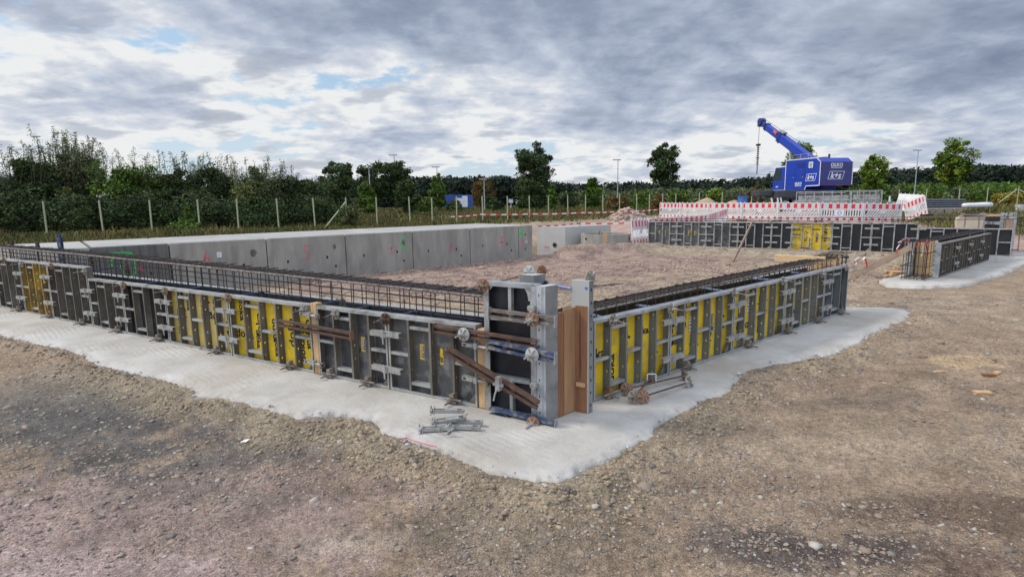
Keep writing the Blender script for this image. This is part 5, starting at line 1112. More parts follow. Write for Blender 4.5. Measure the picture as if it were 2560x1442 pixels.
for k in range(7):
    a, b = row[k], row[k+1]; o = put_barrier(a[0], a[1], a[2], b[0]-1, b[1], b[2]-.02, rl[k], bar_b if k in (2, 5) else bar_a)
    if k == 5:
        q = MB(); q.box((.72, -.035, .30), (1.12, -.025, .60)); s_ = q.build('sign_plate', MT['crane_white'], o); q = MB()
        for j in range(24):
            t, t2 = 2*math.pi*j/24, 2*math.pi*(j+1)/24; q.add([(.92+a_*math.cos(u), -.037, .46+a_*math.sin(u)) for a_, u in ((.07, t), (.10, t), (.10, t2), (.07, t2))], [(0, 3, 2, 1)])
        q.build('ring_symbol', MT['container_blue'], s_)
put_barrier(2259, 509, 30.2, 2312, 488, 28.8, 'right end barrier turned away and rising to the right', bar_a)
put_barrier(2309, 487, 31.0, 2249, 484, 32.2, 'barrier showing its white back behind the right end of the row', bar_a, .25)
put_barrier(1577, 549, 21.6, 1621, 547, 23.2, 'tilted barrier standing at the left end of the far formwork', bar_a, -.12)
put_barrier(1621, 546.5, 22.9, 1697, 541, 24.2, 'barrier just behind the far formwork, next to the tilted one', bar_a)
put_barrier(1698, 541, 24.2, 1769, 536, 25.6, 'barrier behind the far formwork whose red blocks slope upwards', bar_a)
put_barrier(1770, 535, 25.7, 1794, 528, 27.4, 'first of two barriers seen edge on behind the far formwork', bar_a)
put_barrier(1795, 528, 27.5, 1819, 520, 29.6, 'second of two barriers seen edge on behind the far formwork', bar_a)

# barrier tapes
def tape(pts, lab, seg=.28, w=.07):
    P = [D(*p) for p in pts]; m = MB(); L = 0; k = 0; r = empty('barrier_tape', P[0]); tag(r, lab, 'barrier tape', 'red and white barrier tapes')
    for a, b in zip(P, P[1:]):
        n = max(1, int((b-a).length/seg))
        for i in range(n):
            q0, q1 = a+(b-a)*i/n, a+(b-a)*(i+1)/n; s0, s1 = math.sin(math.pi*i/n), math.sin(math.pi*(i+1)/n); q0 = q0-Vector((0, 0, .03*s0)); q1 = q1-Vector((0, 0, .03*s1))
            m.bar(q0-P[0], q1-P[0], .004, w, k % 2); k += 1
    m.build('tape', [MT['white_plastic'], MT['red_film']], r)
    for p in P[1:-1:1]:
        g = hz(p.x, p.y); MB().tube(p-P[0]+Vector((0, 0, .05)), Vector((p.x, p.y, g-.05))-P[0], .012, 6).build('stake', MT['rust'], r)
tape([(1127, 542, 30), (1200, 536, 32), (1320, 535, 32), (1452, 532, 33), (1560, 528, 35), (1648, 524, 37)], 'long red and white tape strung from the grass to the barriers')
tape([(1335, 566, 21), (1450, 558, 23), (1575, 557, 22)], 'lower red and white tape strung behind the box shaft', .22, .05)

# ------------------------------------------------------------------ heaps
def heap(name, x, yb, depth, W_, H_, mt, lab, chunks=0, cat='heap', skew=0.):
    p = D(x, yb, depth); z0 = hz(p.x, p.y)-.08; n = 40; g = np.linspace(-1, 1, n); A_, B_ = np.meshgrid(g, g)
    R_ = np.hypot(A_+skew*(1-A_**2)*.4, B_); Z = np.clip(1-R_, 0, 1)**.85*H_*(1+.5*(fbm(A_*2.2+x, B_*2.2, 4, 5)-.5)) + .10*H_*(fbm(A_*9+x, B_*9, 3, 8)-.5)*(R_ < 1)
    Z = np.where(R_ > .98, -.3, Z); V = np.stack([A_*W_/2+p.x, B_*W_*.42+p.y, Z+z0], -1).reshape(-1, 3); idx = np.arange(n*n).reshape(n, n)
    F = np.stack([idx[:-1, :-1], idx[:-1, 1:], idx[1:, 1:], idx[1:, :-1]], -1).reshape(-1, 4)
    r = empty(name, (0, 0, 0)); tag(r, lab, cat); npmesh('mound', V, F, mt, None, True, None, r)
    if chunks:
        a = rng.uniform(0, 6.28, chunks); q = np.sqrt(rng.uniform(0, 1, chunks))*.9; X_ = q*np.cos(a); Y_ = q*np.sin(a)
        S = H_*.10*np.exp(rng.normal(0, .45, chunks)); Pz = (1-q)**.85*H_+z0+S*.2
        o = stones('rubble_chunks', np.stack([X_*W_/2+p.x, Y_*W_*.42+p.y, Pz], -1), S, MT['rubble'], (.5, .9)); o.parent = r
    return r
sand = mat('heaped_sand', (.34, .26, .16), .95, 0, .18, 2.5, .5, 12)
heap('sand_heap', 1766, 505, 47, 5.2, 1.35, sand, 'wide sand heap left of the crane'); heap('sand_heap', 1836, 503, 50, 3.9, 1.15, sand, 'narrower sand heap partly hidden by the crane and the blue tank')
heap('rubble_heap', 1570, 545, 36, 3.2, .95, MT['rubble'], 'heap of broken concrete and stones left of the barriers', 260); heap('sand_heap', 1346, 556, 30, 2.4, .42, MT['ground'] if 0 else mat('earth_mound', (.26, .21, .14), .95, 0, .2, 3, .5, 12), 'small low earth mound behind the end of the precast row')

# ------------------------------------------------------------------ mobile crane
CR_A = math.radians(100.5); cr = empty('mobile_crane', (21.025, 38.578, .75), CR_A); tag(cr, 'big blue mobile crane with its boom raised to the left, behind the barriers', 'crane')
RI = cr.matrix_basis.copy().inverted() if False else (Matrix.Translation((21.025, 38.578, .75)) @ Matrix.Rotation(CR_A, 4, 'Z')).inverted()
def side_prism(poly, y0, y1, mt, name, bev=.0, par=None):
    m = MB(); m.prism(poly, y0-y1, 0, Matrix.Translation((0, y1, 0))); return m.build(name, mt, par or cr, bevel=bev)
WID = 2.5
hs = side_prism([(0, 1.95), (0, 3.52), (.40, 3.82), (3.55, 3.86), (3.55, 1.62), (1.45, 1.62), (1.3, 1.95)], 0, -WID, MT['crane_blue'], 'housing', .03)
m = MB(); m.box((-.012, -WID+.03, 1.97), (-.002, -.03, 3.50)); m.build('rear_panel', MT['crane_navy'], hs)
m = MB()
for a, b in (((0, 1.95), (0, 3.52)), ((0, 3.52), (.40, 3.82)), ((.40, 3.82), (3.55, 3.86)), ((3.55, 3.84), (3.55, 1.62)), ((0, 1.95), (1.3, 1.95)), ((1.3, 1.95), (1.45, 1.62)), ((1.45, 1.62), (5.0, 1.62))): m.ribbon([a, b], .055, .008, 0, Matrix.Translation((0, .001, 0)))
m.build('white_trim', MT['crane_white'], hs)
m = MB(); m.box((-.018, -WID, 3.50), (-.003, 0, 3.53)); m.box((-.018, -WID, 1.95), (-.003, 0, 1.98)); m.build('red_line', mat('dark_red_line', (.25, .01, .03), .5), hs)
m = MB()
for a, b in (((-.012, -WID, 1.98), (-.012, -WID, 3.5)), ((-.012, -WID, 3.5), (.40, -WID, 3.83))): m.bar(a, b, .05, .05)
m.build('white_edge', MT['crane_white'], hs)
TS = Matrix.Rotation(math.pi, 4, 'Z'); TR = Matrix.Rotation(-math.pi/2, 4, 'Z')
def side_text(t, size, x, z, nm='lettering', bold=.02, y=.012): return put_text(MB(), t, size, -x, -y, z, 0, bold, 0, 1., TS).build(nm, MT['crane_white'], hs)
def rear_text(t, size, y, z, nm='lettering', bold=.02, mt='crane_white'): return put_text(MB(), t, size, -y, -.020, z, 0, bold, 0, 1., TR).build(nm, MT[mt], hs)
def logo_frame(T, xc, zc, w, h, t, y):
    m = MB(); s = h*.3; P_ = [(xc-w/2-s/2, zc-h/2), (xc+w/2-s/2, zc-h/2), (xc+w/2+s/2, zc+h/2), (xc-w/2+s/2, zc+h/2)]
    for i in range(4): m.ribbon([P_[i], P_[(i+1) % 4]], t, .006, 0, T @ Matrix.Translation((0, y, 0)))
    return m
def slanted(t, size, xc, zc, y, T, bold): 
    S = Matrix.Identity(4); S[0][2] = .28; m = MB(); vs, fs, w, h = text_mesh(t, size, bold)
    R = T @ Matrix.Translation((xc, y, zc)) @ S @ Matrix.Rotation(math.pi/2, 4, 'X'); m.add(vs, fs, 0, R); return m
slanted('k+s', .56, WID/2, 2.62, -.02, TR, .012).build('lettering', MT['crane_white'], hs); logo_frame(TR, WID/2, 2.62, 1.12, .52, .028, -.020).build('logo_frame', MT['crane_white'], hs)
rear_text('OLKO', .34, -WID/2, 3.32, bold=.008); rear_text('Maschinentechnik', .12, -WID/2, 3.13, bold=.002)
slanted('k+s', .44, -.85, 2.54, -.012, TS, .010).build('lettering', MT['crane_white'], hs); logo_frame(TS, -.85, 2.53, .92, .46, .03, -.012).build('logo_frame', MT['crane_white'], hs)
side_text('OLKO', .26, 2.1, 2.14, bold=.008); side_text('Maschinentechnik', .09, 2.1, 1.98, bold=.003)
m = MB()
for x in (1.5, 2.45): m.box((x, .001, 1.75), (x+.022, .006, 3.75))
m.box((.15, .001, 2.12), (1.25, .006, 2.14)); m.box((2.5, .001, 2.75), (3.5, .006, 2.77)); m.build('panel_seam', MT['crane_navy'], hs)
for x in (1.62, 2.6, 3.4): m = MB(); m.box((x, .006, 2.55), (x+.10, .03, 2.60)); m.build('door_handle', MT['frame'], hs)
m = MB(); m.box((1.6, .004, 3.25), (2.3, .015, 3.6)); o = m.build('louvre', MT['crane_navy'], hs); m = MB(); [m.box((1.63, .012, 3.28+.06*q), (2.27, .03, 3.31+.06*q)) for q in range(5)]; m.build('louvre_slats', MT['crane_blue'], o)
m = MB()
for x in (.6, 1.4, 2.2, 3.0, 3.5): m.tube((x, -.12, 3.82), (x, -.12, 4.18), .018, 6)
m.tube((.6, -.12, 4.18), (3.5, -.12, 4.18), .018, 6); m.tube((.6, -.12, 4.0), (3.5, -.12, 4.0), .014, 6); m.build('roof_railing', MT['frame'], hs)
m = MB(); m.tube((1.3, -1.7, 3.85), (1.3, -1.7, 4.15), .07, 10); m.box((2.0, -2.2, 3.85), (2.8, -1.8, 4.0)); m.build('exhaust', MT['crane_dark'], hs)
m = MB(); m.path([(4.9, .02, 3.1), (5.1, .25, 3.15), (5.1, .28, 2.9)], .02, 6); m.box((5.04, .18, 2.7), (5.1, .38, 3.0)); m.build('mirror', MT['crane_dark'], cr)
m = MB(); m.box((.72, .001, 3.18), (1.12, .02, 3.58)); o = m.build('vent_frame', MT['crane_white'], hs); MB().box((.78, .022, 3.24), (1.06, .028, 3.52)).build('vent_grille', MT['frame'], o)
cab = side_prism([(3.58, 1.60), (3.58, 3.42), (4.75, 3.42), (4.98, 2.75), (5.05, 1.60)], 0, -1.05, MT['crane_blue'], 'cab', .04)
MB().box((3.56, -1.08, 3.40), (4.85, .03, 3.48)).build('cab_roof', MT['crane_white'], cab)
m = MB(); m.prism([(4.05, 2.45), (4.05, 3.3), (4.68, 3.3), (4.86, 2.75), (4.88, 2.45)], .012, 0, Matrix.Translation((0, .002, 0))); m.build('side_window', MT['glass'], cab)
m = MB(); m.ribbon([(3.65, 1.72), (4.9, 1.72)], .03, .006, 0, Matrix.Translation((0, .001, 0))); m.build('white_line', MT['crane_white'], cab); put_text(MB(), '5063', .15, -4.45, -.008, 1.98, 0, .004, 0, 1., TS).build('lettering', MT['crane_white'], cab)
m = MB(); m.box((4.3, -1.02, 2.4), (4.99, -.1, 3.2)); 
# boom
tip = Vector((8.6, -1.25, 7.25)); bb = Vector((1.5, -1.25, 3.2)); bd_ = (tip-bb).normalized(); Lb = (tip-bb).length; up_b = Vector((-bd_.z, 0, bd_.x))
bm = MB(); bm.bar(bb, bb+bd_*(Lb*.66), .46, .66, 0, up_b); bo = bm.build('boom', MT['crane_blue'], cr, bevel=.06)
MB().bar(bb+bd_*(Lb*.66), bb+bd_*(Lb*.90), .38, .50, 0, up_b).build('boom_section', MT['crane_blue'], cr, bevel=.05); MB().bar(bb+bd_*(Lb*.90), tip, .30, .38, 0, up_b).build('boom_section', MT['crane_navy'], cr, bevel=.05)
for q, s_ in ((.62, .80), (.65, .74), (.88, .60), (.905, .54)): MB().bar(bb+bd_*(Lb*q), bb+bd_*(Lb*q+.13), .60*s_+.05, s_, 0, up_b).build('collar', MT['crane_navy'], cr, bevel=.03)
m = MB(); m.box((-.2, -.06, -.1), (.2, .06, .1)); c_ = bb+bd_*(Lb*.71)+up_b*.22+Vector((0, .27, 0)); MB().bar(c_-bd_*.22, c_+bd_*.22, .015, .22, 0, up_b).build('orange_mark', mat('orange_mark_paint', (.62, .12, .05), .5), bo)
m = MB(); m.tube(tip+Vector((0, -.22, .1)), tip+Vector((0, .22, .1)), .27, 16); m.tube(tip+bd_*.15+Vector((0, -.2, -.22)), tip+bd_*.15+Vector((0, .2, -.22)), .16, 12); m.build('head_sheave', MT['crane_navy'], cr)
MB().tube(bb+bd_*(Lb*.45)-up_b*.35, Vector((4.6, -1.15, 3.2)), .07, 8).build('lift_cylinder_rod', MT['chrome'], cr); MB().tube(Vector((4.6, -1.15, 3.4)), Vector((3.9, -1.15, 2.3)), .14, 10).build('lift_cylinder', MT['crane_blue'], cr)
for s_, q in ((bb+bd_*(Lb*.55)+up_b*.45, .72),): 
    m = MB(); m.bar(bb+bd_*(Lb*.60)+up_b*.48, bb+bd_*(Lb*.68)+up_b*.44, .3, .12, 0, up_b); m.build('cable_drum_box', MT['frame'], cr)
m = MB(); m.tube(tip+Vector((-.1, 0, .38)), Vector((2.7, -1.25, 4.6)), .018, 5); m.tube(tip+Vector((.28, 0, .1)), tip+Vector((.30, 0, -1.75)), .018, 5); m.build('hoist_rope', MT['wire'], cr)
m = MB(); z = -1.7
m.box((tip.x+.15, tip.y-.12, tip.z+z-.1), (tip.x+.45, tip.y+.12, tip.z+z+.05))
while z > -3.3:
    w_ = .10 if -2.6 < z or z < -2.8 else .14; m.tube((tip.x+.30, tip.y, tip.z+z), (tip.x+.30, tip.y, tip.z+z-.13), w_*.6, 6, 0, w_); z -= .17
m.tube((tip.x+.3, tip.y, tip.z+z), (tip.x+.3, tip.y, tip.z+z-.7), .04, 6); m.build('hook_chain', MT['rebar'], cr)
# undercarriage lies across the view
cx0, cx1 = D(1868, 490, 39.5), D(2070, 490, 38.6); 
def wbox(a, b, nm, mt, par=cr, bev=0.):
    m = MB(); m.box(a, b, 0, RI); return m.build(nm, mt, par, bevel=bev)
yc = 40.2
wbox((D(1903, 480, 41).x, yc-1.0, 1.85), (D(2075, 480, 39).x, yc+1.2, 2.42), 'chassis', MT['crane_dark'], cr, .04)
wbox((D(1868, 480, 41).x, yc-.6, 2.05), (D(1903, 480, 41).x, yc+.8, 2.45), 'outrigger_box', MT['crane_dark'], cr, .04)
m = MB(); m.tube((2.4, -1.25, 1.35), (2.4, -1.25, 1.75), 1.0, 24); m.build('slewing_ring', MT['crane_dark'], cr)
for k, x in enumerate((1960, 1985, 2010, 2036, 2060)):
    p = D(x, 505, 38.9); m = MB(); m.tube((p.x, yc-1.05, 1.45), (p.x, yc-.7, 1.45), .52, 20); m.v = [tuple(RI @ Vector(v)) for v in m.v]; w_ = m.build('wheel', MT['rubber'], cr); m = MB(); m.tube((p.x, yc-1.07, 1.45), (p.x, yc-.8, 1.45), .26, 14); m.v = [tuple(RI @ Vector(v)) for v in m.v]; m.build('rim', MT['frame'], w_)
for x in (1885, 2050): 
    p = D(x, 500, 39.5); m = MB(); m.tube((p.x, yc-.9, 2.0), (p.x, yc-.9, .75), .10, 8); m.box((p.x-.3, yc-1.2, .72), (p.x+.3, yc-.6, .80)); m.v = [tuple(RI @ Vector(v)) for v in m.v]; m.build('outrigger_leg', MT['crane_dark'], cr)
for x in (1925, 1940, 1948): p = D(x, 495, 38.8); MB().tube(RI @ Vector((p.x, yc-1.15, 1.9)), RI @ Vector((p.x+.15, yc-1.15, 1.25)), .05, 6).build('hydraulic_hose', MT['crane_white'], cr)

# steel guard rail racks standing in front of the crane
def rack(x0, x1, yt, dp0, dp1, lab, n):
    a, b = D(x0, yt, dp0), D(x1, yt, dp1); d = b-a; L = d.length; r = empty('guard_rail_rack', a, math.atan2(d.y, d.x)); tag(r, lab, 'rack', 'guard rail racks'); H_ = 1.25
    for yy in (0, .9):
        m = MB()
        for z in (0, -H_*.42, -H_*.85): m.tube((0, yy, z), (L, yy, z), .028, 6)
        m.build('rail', MT['galv'], r)
        for k in range(n+1): MB().tube((L*k/n, yy, .02), (L*k/n, yy, -H_), .026, 6).build('upright', MT['galv'], r)
    m = MB(); 
    for x in (0, L*.5, L): m.tube((x, 0, 0), (x, .9, 0), .026, 6)
    m.box((L*.04, .1, -.1), (L*.9, .85, -.06)); m.build('cover', MT['galv'], r)
    for q in range(4): MB().box((.1, .15+q*.2, -H_*.9), (L-.1, .18+q*.2, -.2)).build('mesh_mat', MT['frame'], r)
rack(1992, 2128, 481, 34.5, 33.2, 'long steel guard rail rack in front of the crane undercarriage', 6); rack(2130, 2206, 478, 36, 35.2, 'shorter steel guard rail rack right of the long one', 5)
# blue tank with lifting frame
p = D(1856, 505, 37); r = empty('blue_tank', (p.x, p.y, p.z-.1)); tag(r, 'small blue round tank with a lifting frame left of the crane', 'tank')
m = MB(); m.tube((0, 0, 0), (0, 0, .45), .30, 18); m.tube((0, 0, .42), (0, 0, .48), .33, 18); m.build('drum', mat('light_blue_drum', (.04, .12, .40), .5), r)
m = MB()
for sx in (-.26, .24): m.box((sx-.02, -.02, .45), (sx+.02, .02, 1.0))
m.box((-.28, -.02, .96), (.26, .02, 1.0)); m.build('lifting_frame', MT['crane_dark'], r)

# ------------------------------------------------------------------ stock on the right
k = 0
for rw in range(5):
    for cdx in range(2):
        a, b = D(2316-rw*0, 521-rw*5.2, 44+cdx*.5), D(2400+(cdx*12), 521-rw*5.2, 44+cdx*.5); m = MB(); m.tube((0, 0, 0), (b-a), .085, 10, 0); o = m.build('drain_pipe', MT['pipe_grey'], None, a); tag(o, 'dark grey pipe, %s layer, %s row of the pipe stack behind the right barrier' % (ORD[rw], ('front', 'rear')[cdx]), 'pipe', 'stacked dark pipes')
for k, x in enumerate((2322, 2343, 2366, 2388)):
    p = D(x, 524, 41); p.z = hz(p.x, p.y); m = MB()
    for q in range(3): m.box((-.30+random.uniform(-.04, .04), -.3, q*.13), (.30+random.uniform(-.04, .04), .3, q*.13+.11))
    o = m.build('paver_stack', MT['paver'], None, p, bevel=.015); tag(o, 'low pile of stone slabs in front of the dark pipes, %s from the left' % ORD[k], 'stone pile', 'piles of stone slabs')
a, b = D(2408, 514, 41), D(2478, 512, 41); r = empty('wrapped_pipe', a); tag(r, 'thick pipe wrapped in white foil lying in the grass at the right', 'pipe'); m = MB(); d = b-a
m.path([d*q+Vector((0, 0, random.uniform(-.01, .01))) for q in (0, .2, .4, .6, .8, 1)], [.17, .18, .175, .19, .2, .185], 14); m.build('foil_wrap', MT['foil'], r, smooth=True)
for q in (.06, .75): m = MB(); m.box((d.x*q-.06, -.2, -.28), (d.x*q+.06, .2, -.16)); m.build('support_block', MT['timber_old'], r)
for k in range(2):
    p = D(2551, 519, 42); g = hz(p.x, p.y); m = MB(); m.tube((0, 0, .27*k), (0, 0, .27*k+.25), .36-.05*k, 20); o = m.build('concrete_ring', MT['concrete_pale'], None, (p.x, p.y, g)); tag(o, '%s concrete ring of the small stack at the right edge' % ('lower', 'upper')[k], 'concrete ring', 'stacked concrete rings')
p = D(2224, 500, 42); r = empty('marker_post', (p.x, p.y, p.z-.3)); tag(r, 'white post with a dark cap standing right of the guard rail racks', 'post'); MB().tube((0, 0, 0), (0, 0, .62), .06, 10).build('shaft', MT['crane_white'], r); MB().tube((0, 0, .62), (0, 0, .74), .09, 10).build('cap', MT['rubber'], r)
p = D(2241, 506, 36); m = MB(); m.box((-.45, -.2, -.3), (.45, .2, 0)); m.box((-.47, -.22, -.02), (.47, .22, .03)); o = m.build('plastic_crate', mat('pale_blue_plastic', (.35, .47, .55), .5), None, p); tag(o, 'pale blue box behind the right end of the barrier row', 'box')

# ------------------------------------------------------------------ fence, lamps, containers
fp = [(107, 503, 27), (247, 501, 27.6), (373, 500, 28.2), (493, 498, 28.8), (591, 497, 29.6), (691, 496, 30.6), (782, 495, 31.6), (864, 494, 32.8), (940, 493, 34), (1022, 492, 35.5), (1079, 494, 36.5), (1141, 491, 37.5), (1205, 490, 38.5), (1268, 490, 40), (1323, 489, 41.5), (1371, 489, 43), (1419, 488, 44), (1464, 488, 45), (1507, 486, 46), (1549, 486, 46.5), (1592, 485, 47), (1624, 485, 48), (1657, 484, 49), (1690, 483, 50), (1749, 482, 51), (1806, 481, 52), (1880, 478, 53), (1960, 476, 53), (2050, 474, 53.5), (2150, 473, 54), (2249, 473, 54), (2318, 471, 55), (2400, 470, 55.5), (2471, 468, 56), (2548, 466, 56), (2640, 464, 56)]
fp = [(-170, 506, 26), (-30, 505, 26.5)]+fp
def fence(pts, lab):
    r = empty('site_fence', (D(*pts[0]).x, D(*pts[0]).y, 0)); tag(r, lab, 'fence'); o0 = Vector(r.location); tops = []
    for (x, y, d) in pts:
        p = D(x, y, d); g = hz(p.x, p.y); MB().tube(Vector((p.x+random.uniform(-.03, .03), p.y, g-.1))-o0, p-o0, .040, 7).build('fence_post', MT['fence_wood'], r); tops.append(p-o0)
    m = MB()
    for q in (.06, .35, .65, .95, 1.2):
        for a, b in zip(tops, tops[1:]): m.tube(a-Vector((0, 0, q)), b-Vector((0, 0, q)), .0022, 3, 0, None, False)
    m.build('wire_mesh', MT['wire'], r); return r, o0
fr, fo = fence(fp, 'long wire fence on pale greenish wooden posts along the site edge')
for (x, y, d, xb, yb) in ((864, 505, 32.8, 812, 568), (2542, 474, 56, 2487, 512)):
    a = D(x, y, d)-fo; b = D(xb, yb, d-1.0); b.z = hz(b.x, b.y); MB().tube(a, b-fo, .045, 6).build('brace', MT['fence_wood'], fr)
a = D(2549, 474, 56)-fo; b = D(2600, 505, 55); MB().tube(a, b-fo, .045, 6).build('brace', MT['fence_wood'], fr)
def lamp(x, yt, depth, lab, head='T', r0=.075):
    p = D(x, yt, depth); g = hz(p.x, p.y); r = empty('street_lamp', (p.x, p.y, g)); tag(r, lab, 'street lamp', 'street lamps beyond the fence'); H_ = p.z-g
    MB().tube((0, 0, 0), (0, 0, H_), r0, 8, 0, r0*.6).build('pole', MT['lamp_pole'], r); k = depth/60
    m = MB(); m.box((-.55*k, -.12, H_), (.3*k if head == 'T' else .1, .12, H_+.10*k)); m.build('lamp_head', MT['lamp_pole'], r)
for x, yt, d, lab in ((92, 343, 62, 'tall street lamp rising behind the wispy trees at the left'), (922, 420, 60, 'street lamp in front of the two large dark trees'), (985, 389, 75, 'street lamp standing between the two large dark trees'), (1092, 419, 80, 'street lamp behind the slender tree left of the blue container'), (1210, 449, 62, 'short street lamp right of the blue containers'), (1545, 401, 72, 'street lamp alone against the sky between the large tree and the round-crowned tree'), (2296, 377, 78, 'street lamp right of the crane between two trees')): lamp(x, yt, d, lab)
for (x0, x1, yt, yb, d, mt_, lab) in ((1111, 1141, 487.5, 508, 84, 'container_blue', 'blue site container, left one, half hidden by shrubs'), (1143, 1179, 487.5, 509, 82, 'container_blue', 'blue site container with a white door, right one')):
    a, b = D(x0, yt, d), D(x1, yt, d); w_ = b.x-a.x; hgt = (yb-yt)*d/F_PX+.6; r = empty('site_container', ((a.x+b.x)/2, a.y, a.z-hgt)); tag(r, lab, 'container', 'blue site containers')
    m = MB(); m.box((-w_/2, 0, 0), (w_/2, 2.4, hgt)); n = 14
    for j in range(n): m.box((-w_/2+w_*j/n+.02, -.03, .08), (-w_/2+w_*(j+.5)/n, -.001, hgt-.08))
    m.build('body', MT['container_blue'], r)
    if x0 > 1130: MB().box((-.35, -.06, .1), (.45, -.035, hgt-.15)).build('door', MT['crane_white'], r)
for (x, y, w_, h_, d, mt_, nm, lab) in ((1277, 503, .55, .45, 70, 'crane_white', 'small_white_box', 'small white box on a post in the meadow, left of the large tree'), (1297, 505, .75, .5, 70, 'crane_white', 'small_white_box', 'wider white box close to the trunk of the large tree'), (1055, 511, 1.0, .8, 75, 'frame', 'grey_cabinet', 'grey cabinet in the meadow left of the blue containers'), (1150, 503, 1.2, .8, 78, 'crane_white', 'white_stack', 'white wrapped pallets in front of the blue containers'), (1090, 503, 2.4, .7, 80, 'frame', 'grey_pallet_stack', 'grey stacked pallets left of the blue containers')):
    p = D(x, y, d); g = hz(p.x, p.y); m = MB(); m.box((-w_/2, -.2, p.z-g-h_/2), (w_/2, .2, p.z-g+h_/2)); m.box((-.05, -.05, 0), (.05, .05, p.z-g-h_/2)); m.box((-w_/2-.02, -.22, p.z-g+h_/2), (w_/2+.02, .22, p.z-g+h_/2+.04)); o = m.build(nm, MT[mt_], None, (p.x, p.y, g)); tag(o, lab, nm.replace('_', ' '))

# ------------------------------------------------------------------ trees
def leaf_cards(P, S, flat=.0):
    n = len(P); d1 = rng.normal(0, 1, (n, 3)); d1[:, 2] = np.abs(d1[:, 2])*.6; d1 /= np.linalg.norm(d1, axis=1)[:, None]; d2 = np.cross(d1, rng.normal(0, 1, (n, 3))); d2 /= np.linalg.norm(d2, axis=1)[:, None]
    a = d1*S[:, None]*.68; b = d2*S[:, None]*.30
    V = np.stack([P-a, P+b, P+a, P-b], 1).reshape(-1, 3); return V, np.arange(n*4).reshape(-1, 4)
def tree(name, x, ytop, depth, wpx, leaf, lab, group=None, cat='tree', n=7000, ls=.17, base=.12, shape='round', wisp=0, trunk=True, clumps=60, dens=1.0, zoff=0.):
    top = D(x, ytop, depth); g = hz(top.x, top.y)-.05; H_ = top.z-g; W_ = wpx*depth/F_PX; r = empty(name, (top.x, top.y, g)); tag(r, lab, cat, group)
    hb = H_*base; hc = (H_*(.86 if wisp else 1.)-hb)/2; cz = hb+hc
    K = clumps; u = rng.normal(0, 1, (K, 3)); u /= np.linalg.norm(u, axis=1)[:, None]; q = rng.uniform(.25, 1, K)**.45
    if shape == 'cone': prof = lambda t: np.clip(1.05-t, .1, 1)
    C_ = u*q[:, None]; C_[:, 0] *= W_/2*.82; C_[:, 1] *= W_/2*.8; C_[:, 2] = C_[:, 2]*hc*.88+cz
    if shape == 'bush': t = (C_[:, 2]-hb)/(2*hc); C_[:, 0] *= 1.15-.35*t; C_[:, 2] = hb+(2*hc)*np.clip(t, 0, 1)**1.15*.98
    if shape == 'cone': t = np.clip((C_[:, 2]-hb)/(2*hc), 0, 1); C_[:, 0] *= (1.25-t); C_[:, 1] *= (1.25-t)
    # uneven outline: a few clumps pushed out or in
    C_[:, :2] *= rng.uniform(.75, 1.18, (K, 1)); rc = W_*(.125 if K > 70 else .105 if K > 60 else .15 if K > 40 else .2)*rng.uniform(.5, 1.45, K)
    pk = rng.integers(0, K, n); off = rng.normal(0, 1, (n, 3)); off /= np.linalg.norm(off, axis=1)[:, None]; off *= (rng.uniform(0, 1, n)**.4)[:, None]
    P_ = C_[pk]+off*rc[pk][:, None]*np.array([1, 1, .8]); S = ls*rng.uniform(.6, 1.35, n)
    if wisp:
        m_ = wisp; base_i = rng.integers(0, K, m_); PP = []; SS = []
        bp_ = []
        for j in range(m_):
            c0 = np.array([rng.uniform(-.42, .42)*W_, rng.uniform(-.3, .3)*W_, hb+2*hc*rng.uniform(.6, .88)]); le = H_*rng.uniform(.12, .30); dr = np.array([rng.normal(0, .14), rng.normal(0, .14), 1.]); kk = int(le*46/ (ls*6)); t_ = rng.uniform(0, 1, kk)
            PP.append(c0+dr*le*t_[:, None]+rng.normal(0, .05+.16*(1-t_[:, None]), (kk, 3))); SS.append(ls*.75*rng.uniform(.6, 1.1, kk)); bp_.append((c0, c0+dr*le))
        P_ = np.concatenate([P_]+PP); S = np.concatenate([S]+SS)
    P_[:, 2] = np.maximum(P_[:, 2], .05)
    V, F = leaf_cards(P_, S); tone = rng.uniform(.62, 1.45, K)[pk]; tone = np.concatenate([tone, np.full(len(P_)-len(pk), 1.35)]); tw = rng.uniform(-.15, .25, K)[pk]; tw = np.concatenate([tw, np.full(len(P_)-len(pk), .1)])
    cc = np.stack([tone*(1+tw), tone, tone*(1-tw)], -1); npmesh('crown', V, F, MT[leaf], None, False, np.repeat(cc, 4, 0), r)
    m = MB(); tr = max(.05, H_*.018); th = min(cz, H_*.75); m.path([(0, 0, -.1), (rng.normal(0, .04)*H_*.1, 0, th*.4), (rng.normal(0, .05)*H_*.2, 0, th)], [tr*1.2, tr, tr*.5], 8)
    for j in range(9 if trunk else 4):
        c = C_[rng.integers(0, K)]; z0 = th*rng.uniform(.35, .95); m.path([(0, 0, z0), tuple(np.array([0, 0, z0])*.5+c*.5+np.array([0, 0, .05*H_])*0), tuple(c)], [tr*.45, tr*.3, tr*.12], 5)
    if wisp:
        for a, b in bp_: m.path([(0, 0, th*.45), tuple(a*.75), tuple(a), tuple(b)], [.03, .02, .015, .006], 4)
    m.build('trunk', MT['bark'], r); return r
